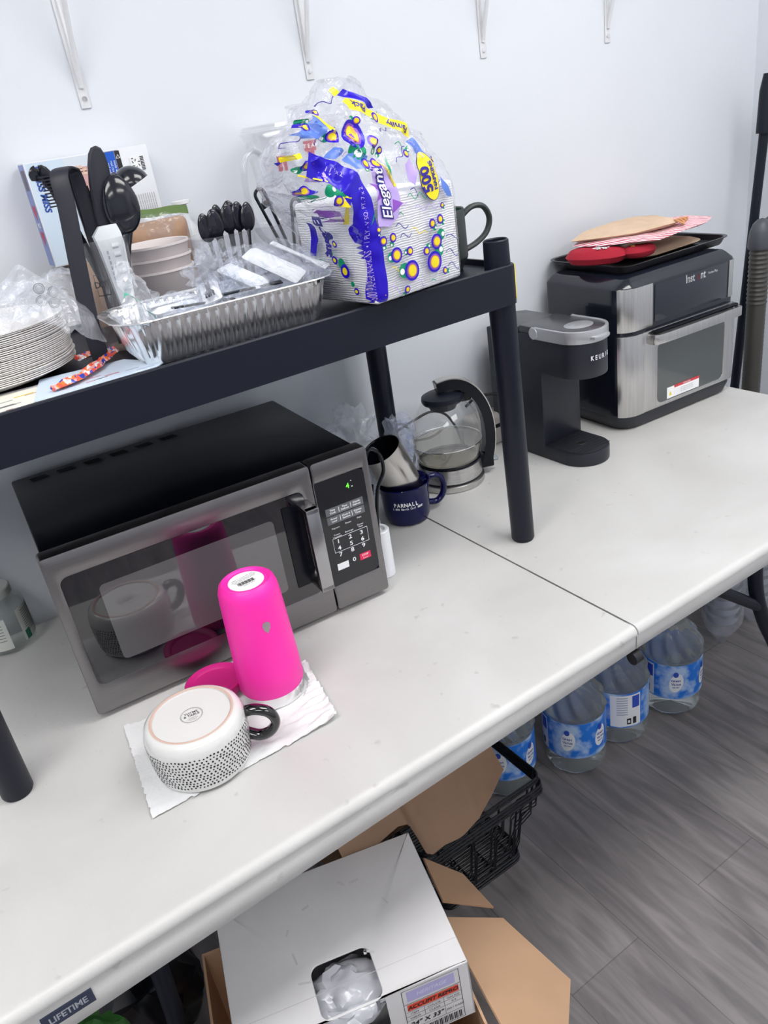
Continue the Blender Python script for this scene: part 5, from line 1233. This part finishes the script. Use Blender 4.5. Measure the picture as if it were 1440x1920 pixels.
# torn flap prints at the left
pr2.poly([(-.206, 1.426), (-.192, 1.426), (-.196, 1.412), (-.186, 1.402), (-.194, 1.392), (-.210, 1.398), (-.200, 1.408)], YE, .0014, sub=5); pr2.text('Family Pack', .0085, -.1965, 1.409, 1.3, NV, .0022, bold=.0003, squash=.8)
pr2.poly([(-.172, 1.386), (-.142, 1.392), (-.118, 1.384), (-.112, 1.370), (-.128, 1.372), (-.150, 1.380)], PU, .0013, sub=5); pr2.poly([(-.150, 1.386), (-.130, 1.376), (-.124, 1.360), (-.140, 1.368)], BL, .0016, sub=4); pr2.text('Elegant', .018, -.146, 1.380, -.25 , NV, .0020, bold=.0014, shear=.3); pr2.text('Elegant', .018, -.146, 1.380, -.25, WH, .0026, bold=.0002, shear=.3)
pr2.poly([(-.188, 1.452), (-.165, 1.455), (-.172, 1.436), (-.192, 1.430)], BL, .0013, sub=5); pr2.poly([(-.178, 1.46), (-.150, 1.462), (-.152, 1.456), (-.176, 1.453)], YE, .0016, sub=4); pr2.text('Ele', .016, -.180, 1.444, 1.2, WH, .0022, bold=.0004, shear=.3)
pr2.poly([(-.128, 1.404), (-.112, 1.40), (-.116, 1.388), (-.130, 1.392)], YE, .0014, sub=4); pr2.poly([(-.122, 1.402), (-.112, 1.398), (-.116, 1.390)], BL, .0018, sub=3)
# narrow left face prints
for (vv, zz, r_) in ((-.030, 1.300, .010), (-.048, 1.272, .005), (-.010, 1.315, .006), (-.020, 1.338, .005), (.018, 1.30, .008)):
    pr2.poly(circ(vv + .006, zz + .010, r_ * .8, 14), GR, .0010, 'L', 2); pr2.poly(circ(vv, zz, r_, 18), BL, .0014, 'L', 2); pr2.poly(circ(vv, zz, r_ * .55, 14), YE, .0018, 'L', 2)
pr2.poly([(.03, 1.32), (.045, 1.32), (.02, 1.37), (.008, 1.368)], BL, .0012, 'L', 4); pr2.text('Elegant', .022, -.010, 1.352, -1.2, NV, .0016, 'L', bold=.0012, shear=.3)
obj('film_print', pr2.g, COLS, npk, recalc=False)
# ================================================================== UNDER THE TABLE
# ---- water bottles
def water_mat():
    m = mat('bottled_water', (.74, .79, .80, 1), .04, trans=.85, ior=1.2)
    return m
WATER = water_mat()
def label_mat():
    m = bpy.data.materials.new('cloudy_blue_label'); m.use_nodes = True; nt = m.node_tree; b = nt.nodes['Principled BSDF']
    tc = nt.nodes.new('ShaderNodeTexCoord'); n = nt.nodes.new('ShaderNodeTexNoise'); n.inputs['Scale'].default_value = 26; n.inputs['Detail'].default_value = 3
    nt.links.new(tc.outputs['Object'], n.inputs['Vector']); r = nt.nodes.new('ShaderNodeValToRGB')
    r.color_ramp.elements[0].position = .44; r.color_ramp.elements[0].color = (.01, .17, .68, 1); r.color_ramp.elements[1].position = .62; r.color_ramp.elements[1].color = (.42, .58, .82, 1)
    nt.links.new(n.outputs[0], r.inputs[0]); nt.links.new(r.outputs[0], b.inputs['Base Color']); b.inputs['Roughness'].default_value = .35
    return m
LAB = label_mat()
bt = thing('water_bottle', 'x', 'water bottle', (0, 0, 0), 0, 'gallon water bottles under the table')
def sq_(a, z):
    if z < .045: return 1 - .055 * (1 - z / .045) * (.5 + .5 * math.cos(a * 9)) ** 2
    if .172 < z < .238: return 1 + .05 * math.sin(a * 11 + (z - .172) * 75)
    return 1
prof = [(0, .012), (.030, .006), (.050, .001), (.058, .001), (.066, .008), (.0705, .020), (.0725, .035), (.0730, .052), (.0722, .060), (.0722, .166), (.0735, .170)] + [(.0735 - .030 * ((z - .172) / .066) ** 1.9, z) for z in [.172 + .066 * k / 22 for k in range(23)]] + [(.030, .252), (.0215, .264), (.020, .268), (.020, .276), (0, .276)]
g = G(); g.lathe(prof, 112, squeeze=sq_); obj('bottle_body', g, WATER, bt, sharp=60)
g = G(); g.lathe([(0, .2765), (.0205, .2765), (.0225, .279), (.0225, .292), (.0205, .294), (0, .294)], 28); obj('cap', g, mat('cap_blue', (.10, .22, .55, 1), .4), bt)
g = G(); g.lathe([(.0727, .062), (.0733, .0625), (.0733, .1625), (.0727, .163)], 64); obj('label_band', g, LAB, bt)
g = G()
for a0 in (-2.65, -1.55, .6):
    n_ = 24
    for sx_, mi_ in ((1.0, 0), ):
        V = [(0, 0, 0)]; V = []
        for k in range(n_):
            t_ = 2 * PI * k / n_; a = a0 + .22 * math.cos(t_) + .05 * math.sin(t_); z = .112 + .028 * math.sin(t_); V.append((.0738 * math.cos(a), .0738 * math.sin(a), z))
        V.append((.0742 * math.cos(a0), .0742 * math.sin(a0), .112)); g.put(V, [(k, (k + 1) % n_, n_) for k in range(n_)], 0)
    curved_text(g, 'Great', .0095, .0747, a0 - .12, .120, .058, 1); curved_text(g, 'Value', .0095, .0747, a0 - .12, .109, .058, 1); curved_text(g, 'water', .006, .0747, a0 - .10, .100, .045, 1)
    V = []
    for k in range(n_):
        t_ = 2 * PI * k / n_; a = a0 - .02 + .085 * math.cos(t_); z = .138 + .008 * math.sin(t_); V.append((.0745 * math.cos(a), .0745 * math.sin(a), z))
    V.append((.0749 * math.cos(a0 - .02), .0749 * math.sin(a0 - .02), .138)); g.put(V, [(k, (k + 1) % n_, n_) for k in range(n_)], 2)
# plain information panel
arcstrip(g, .0737, 1.9, 2.9, .066, .159, 0); arcstrip(g, .0740, 2.60, 2.86, .120, .155, 2)
for k in range(8): arcstrip(g, .0740, 2.1, 2.45, .150 - k * .007, .1535 - k * .007, 3)
arcstrip(g, .0740, 2.62, 2.74, .072, .092, 4); arcstrip(g, .0740, 2.42, 2.56, .072, .090, 4); arcstrip(g, .0743, 2.455, 2.525, .077, .085, 0)
obj('label_print', g, [mat('label_white', (.80, .82, .86, 1), .4), mat('label_navy', (.05, .10, .35, 1), .4), mat('label_deepblue', (.03, .08, .48, 1), .4), mat('label_pale', (.45, .48, .58, 1), .5), INK], bt, recalc=False)
BT = [((.589, .393, 0), .35, 'gallon water bottle with a blue label, rightmost of the row on the floor'), ((.412, .416, 0), 1.75, 'gallon water bottle showing the white barcode side of its label, second from the right'),
      ((.259, .416, 0), .10, 'gallon water bottle with a blue label, nearest the camera, left of the barcode one'), ((.085, .478, 0), .25, 'gallon water bottle seen through the black wire baskets, leftmost of the row'),
      ((.185, .590, 0), .8, 'gallon water bottle standing in the rear row, almost hidden between two others')]
for i, (l_, rz_, lb_) in enumerate(BT):
    o = bt if i == 0 else copy_tree(bt)
    o.location = l_; o.rotation_euler = (0, 0, rz_); o.scale = (1.04, 1.04, 1.04); o['label'] = lb_

# ---- clear sleeves of cups under the right end
SLV = film('sleeve_film', tint=(.90, .92, .96, 1), body=.16, bump=.8, bscale=30, edge=.2, rough=.12)
for (sx_, sy_, lab_, sd) in ((.885, .452, 'clear plastic sleeve of cups standing on the floor under the right table half', 1), (1.03, .455, 'second clear plastic sleeve of cups at the right edge of the photo, under the table', 2)):
    t = thing('cup_sleeve', lab_, 'cup sleeve', (sx_, sy_, 0), 0, 'sleeves of cups under the table')
    g = G()
    for k in range(14): g.lathe([(.040, .085 + k * .03), (.047, .110 + k * .03), (.049, .112 + k * .03), (.041, .0875 + k * .03)], 26)
    g.lathe([(0, .086), (.040, .086), (.040, .088), (0, .088)], 26); obj('cups', g, mat('cup_milky', (.42, .44, .50, 1), .4), t)
    L = []
    for z, r in ((.003, .010), (.025, .022), (.05, .040), (.075, .050), (.10, .0545), (.14, .056), (.25, .056), (.40, .055), (.52, .054)):
        L.append([(math.cos(a) * r * (1 + .16 * noise.noise(Vector((math.cos(a) * 2, math.sin(a) * 2, z * 30 + sd)))), math.sin(a) * r * (1 + .16 * noise.noise(Vector((math.sin(a) * 2, math.cos(a) * 2, z * 30 + sd + 9)))), z) for a in [2 * PI * k / 40 for k in range(40)]])
    g = G(); g.loft(L); obj('film', g, SLV, t, flatshade=True)

# ---- nested black wire baskets
WIRE = mat('black_wire', (.006, .007, .012, 1), .3)
wbk = thing('wire_basket', 'x', 'wire basket', (0, 0, 0), 0, 'nested black wire baskets')
g = G(); TX0, TX1, TY0, TY1, TZ = -.300, .005, .245, .520, .200; BX0, BX1, BY0, BY1, BZ = -.255, -.045, .278, .480, .004
def ringp(x0, x1, y0, y1, z, r=.02): return [(x, y, z) for x, y in rrect(x0, x1, y0, y1, r, 4)]
g.tube(ringp(TX0, TX1, TY0, TY1, TZ), .0027, 6, closed=True); obj('rim', g, WIRE, wbk)
g = G(); g.tube(ringp(BX0, BX1, BY0, BY1, BZ), .0022, 6, closed=True); obj('base_ring', g, WIRE, wbk)
g = G()
for k in range(1, 13):
    y = BY0 + (BY1 - BY0) * k / 13; yt = TY0 + (TY1 - TY0) * k / 13
    g.tube([(TX0, yt, TZ), (TX0 + .012, yt, TZ - .05), (TX0 + .018, y, TZ - .07), (BX0 - .006, y, BZ + .03), (BX0 + .01, y, BZ), (BX1 - .01, y, BZ), (BX1 + .006, y, BZ + .03), (TX1 - .030, y, TZ - .09), (TX1 - .012, yt, TZ - .055), (TX1, yt, TZ)] if k in (1, 12) else [(BX0, y, BZ), (BX1, y, BZ)], .0013, 5)
for k in (1, 3, 5, 7):
    x = BX0 + (BX1 - BX0) * k / 8; xt = TX0 + (TX1 - TX0) * k / 8
    g.tube([(xt, TY0, TZ), (xt, TY0 + .008, TZ - .05), (x, TY0 + .014, TZ - .075), (x, BY0 - .004, BZ + .03), (x, BY0 + .008, BZ), (x, BY1 - .008, BZ), (x, BY1, BZ + .03), (xt, TY1 - .008, TZ - .05), (xt, TY1, TZ)], .0013, 5)
obj('wires', g, WIRE, wbk)
for k in range(5):
    o = wbk if k == 0 else copy_tree(wbk)
    o.location = (-.003 * k, -.002 * (k % 3), .0125 * k); o['label'] = ('lowest', 'second lowest', 'middle one', 'second from the top', 'topmost')[k] + ' of the nested black wire baskets on the floor'

# ---- brown paper bag on the baskets
KR_ = mat('kraft_paper', (.25, .16, .105, 1), .8, bump=.25, bscale=60, var=.08, vscale=9)
def bagface(u, v):
    x = -.470 + .352 * u
    bot = [(.0, .375), (.15, .392), (.30, .405), (.36, .395), (.40, .345), (.43, .300), (.47, .285), (.55, .288), (.66, .278), (.80, .285), (.90, .315), (1.0, .36)]
    zb_ = bot[-1][1]
    for (a, b1), (c, d1) in zip(bot, bot[1:]):
        if u <= c: zb_ = b1 + (d1 - b1) * (u - a) / (c - a); break
    z = zb_ + (.66 - zb_) * v
    fold = max(0, 1 - v / .30)
    y = .262 - .055 * fold ** 1.5 + .006 * noise.noise(Vector((u * 4, v * 4, 2))) + (.020 * abs(u - .42) if u > .42 else 0)
    return (x, y, z)
pbg = thing('paper_bag', 'brown kraft paper bag with a torn opening, on the wire baskets under the table', 'paper bag', (0, 0, 0))
g = G(); g.sheet(60, 26, bagface, thick=.0008); obj('front_side', g, KR_, pbg)
g = G(); g.sheet(8, 8, lambda u, v: (-.125 + .004 * math.sin(u * 6), .274 + .15 * u, .40 - .12 * u + (.26 + .12 * u) * v)); g.sheet(20, 8, lambda u, v: (-.470 + .345 * u, .424, .28 + .38 * v)); g.sheet(8, 8, lambda u, v: (-.470, .262 + .16 * u, .375 - .09 * u + .28 * v)); g.sheet(20, 6, lambda u, v: (-.470 + .345 * u, .30 + .124 * v, .2755)); obj('back_sides', g, KR_, pbg)
g = G(); g.box(-.292, -.262, .2545, .2555, .475, .492); obj('sticker', g, mat('sticker_grey', (.5, .55, .55, 1), .6), pbg)

# ---- open cardboard box and white box on top of it
BY = -.2651
cbx = thing('cardboard_box', 'large open brown cardboard box on the floor under the white box', 'cardboard box', (-.423, -.054, 0), BY)
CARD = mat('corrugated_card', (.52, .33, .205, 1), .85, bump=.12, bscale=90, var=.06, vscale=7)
g = G(); bw0, bw1, bd0, bd1, bh = -.385, .010, -.05, .275, .276; th = .004
g.box(bw0, bw1, bd0, bd1, .0, th); g.box(bw0, bw1, bd0, bd0 + th, 0, bh); g.box(bw0, bw1, bd1 - th, bd1, 0, bh); g.box(bw0, bw0 + th, bd0 + th, bd1 - th, 0, bh); g.box(bw1 - th, bw1, bd0 + th, bd1 - th, 0, bh)
obj('box_body', g, CARD, cbx)
ivm = (T(-.423, -.054, 0) @ RZ(BY)).inverted()
def card(pts, th=.0035):
    P = [ivm @ Vector(p) for p in pts]; n = (P[1] - P[0]).cross(P[2] - P[0]).normalized() * th
    if n.z > 0: n = -n
    k = len(P); g.put(P + [p + n for p in P], [tuple(range(k)), tuple(range(k, 2 * k))[::-1]] + [(i, (i + 1) % k, k + (i + 1) % k, k + i) for i in range(k)])
g = G(); card([(-.415, -.125, .296), (-.360, .112, .264), (-.258, .080, .2046), (-.243, -.068, .196), (-.330, -.150, .2464)]); obj('flap', g, CARD, cbx, sharp=10, label='wide right flap folded outward')
g = G(); card([(-.348, .122, .284), (-.322, .215, .284), (-.268, .175, .235), (-.262, .098, .218)]); obj('flap', g, mat('corrugated_card_dark', (.40, .25, .155, 1), .85, bump=.12, bscale=90), cbx, sharp=10)  # rear flap in a darker tone of the same card
wbx = thing('white_carton', 'white cardboard carton of trash liners with a window, tilted on the brown box', 'box', (-.423, -.054, .282), BY)
WC = mat('white_carton_board', (.66, .655, .67, 1), .65, bump=.08, bscale=70, var=.05, vscale=10)
HB = .119
g = G(); th = .002
g.box(-.337, 0, 0, .250, 0, th); g.box(-.337, -.337 + th, 0, .250, th, HB); g.box(-th, 0, 0, .250, th, HB); g.box(-.337, 0, .250 - th, .250, th, HB)
g.box(-.337, -.2165, 0, th, th, HB); g.box(-.1265, 0, 0, th, th, HB); g.box(-.2165, -.1265, 0, th, th, .055)
obj('carton_sides', g, WC, wbx)
g = G(); ho = rrect(-.2165, -.1265, .0015, .085, .014, 6); oo_ = rrect(-.337, 0, 0, .250, .0012, 6)
bb = G(); frame_with_hole(bb, oo_, ho, 0, .0022); bmesh.ops.transform(bb.bm, matrix=T(0, 0, HB + .0022) @ Matrix(((1, 0, 0, 0), (0, 0, 1, 0), (0, -1, 0, 0), (0, 0, 0, 1))), verts=bb.bm.verts)
for v in bb.bm.verts: pass
obj('carton_top', bb, WC, wbx, sharp=30)
g = G(); g.box(-.337, 0, .0405, .0413, HB + .0021, HB + .0024); obj('lid_crease', g, mat('crease_grey', (.5, .5, .52, 1), .8), wbx)
g = G(); random.seed(3)
for k in range(9):
    a, b_ = random.uniform(-.30, -.03), random.uniform(.06, .22); g.box(a, a + random.uniform(.006, .02), b_, b_ + random.uniform(.0015, .005), HB + .0021, HB + .0023, M=T(a, b_, 0) @ RZ(1.1 + .3 * k) @ T(-a, -b_, 0))
obj('scuffs', g, mat('scuff_grey', (.57, .56, .58, 1), .8), wbx)
g = G(); ball(g, (-.172, .055, .075), (.065, .050, .034), 4, .006, 25, 31); obj('liner_roll', g, mat('liner_plastic', (.50, .51, .56, 1), .2, coat=.3), wbx, sharp=40)
g = G(); X0l, X1l, Z0l, Z1l = -.104, -.016, .004, .116; yy = -.0006
def bar(x0, x1, z0, z1, mi=0, y=yy): g.put([(x0, y, z0), (x1, y, z0), (x1, y, z1), (x0, y, z1)], [(0, 1, 2, 3)], mi)
for x0, x1, z0, z1 in ((X0l, X1l, Z1l - .0008, Z1l), (X0l, X1l, Z0l, Z0l + .0008), (X0l, X0l + .0008, Z0l, Z1l), (X1l - .0008, X1l, Z0l, Z1l), (X0l, X1l, .084, .0848), (X0l, X1l, .066, .0666), (X0l, X1l, .056, .0566), (X0l, X1l, .046, .0466), (X0l, X1l, .026, .0266), (-.075, -.0745, .046, .066), (-.045, -.0445, .026, .066)): bar(x0, x1, z0, z1)
bar(-.097, -.024, .089, .111, 1); bar(-.099, -.020, .0685, .082, 2, -.0008)
text_into(g, 'HERITAGE', .010, front(-.060, -.0009, .100), 3, bold=.0002, shear=.3); text_into(g, 'ACCUFIT REPRO', .0105, front(-.060, -.0011, .075), 0, bold=.0004, shear=.2)
for zz, row in ((.061, ('ITEM', 'COLOR', 'GAUGE')), (.051, ('H6645', 'CLEAR', '0.9'))):
    for xx, s_ in zip((-.090, -.060, -.030), row): text_into(g, s_, .006, front(xx, -.0009, zz), 0)
text_into(g, '24" X 33"', .013, front(-.074, -.0009, .036), 0, bold=.0003, shear=.2); text_into(g, '200 / CASE', .006, front(-.030, -.0009, .036), 0)
for k in range(30):
    x_ = -.098 + k * .0026; bar(x_, x_ + (.0017 if k % 3 else .0008), .007, .022)
obj('shipping_label', g, [INK, mat('lilac_ink', (.42, .40, .66, 1), .6), mat('red_ink', (.72, .07, .03, 1), .6), mat('pale_ink', (.6, .6, .78, 1), .6)], wbx, recalc=False)

# ---- things in the dark at the lower left
g = G(); ball(g, (-.86, .41, .20), (.13, .125, .185), 4, .02, 14, 41); obj('dark_fill_bag', g, mat('dark_fill_plastic', (.006, .007, .012, 1), .3), label='black plastic bag added to fill the dark under the left end of the table', cat='plastic bag')  # black bag added to darken the space under the table here
g = G(); ball(g, (-.915, .130, .45), (.060, .05, .070), 4, .008, 20, 42)
g.tube([(-.905, .130, .36), (-.905, .130, .02)], .035, 16)
obj('green_bag', g, mat('green_plastic', (.02, .10, .015, 1), .45), label='green plastic bag under the table beside the nameplate end', cat='plastic bag')
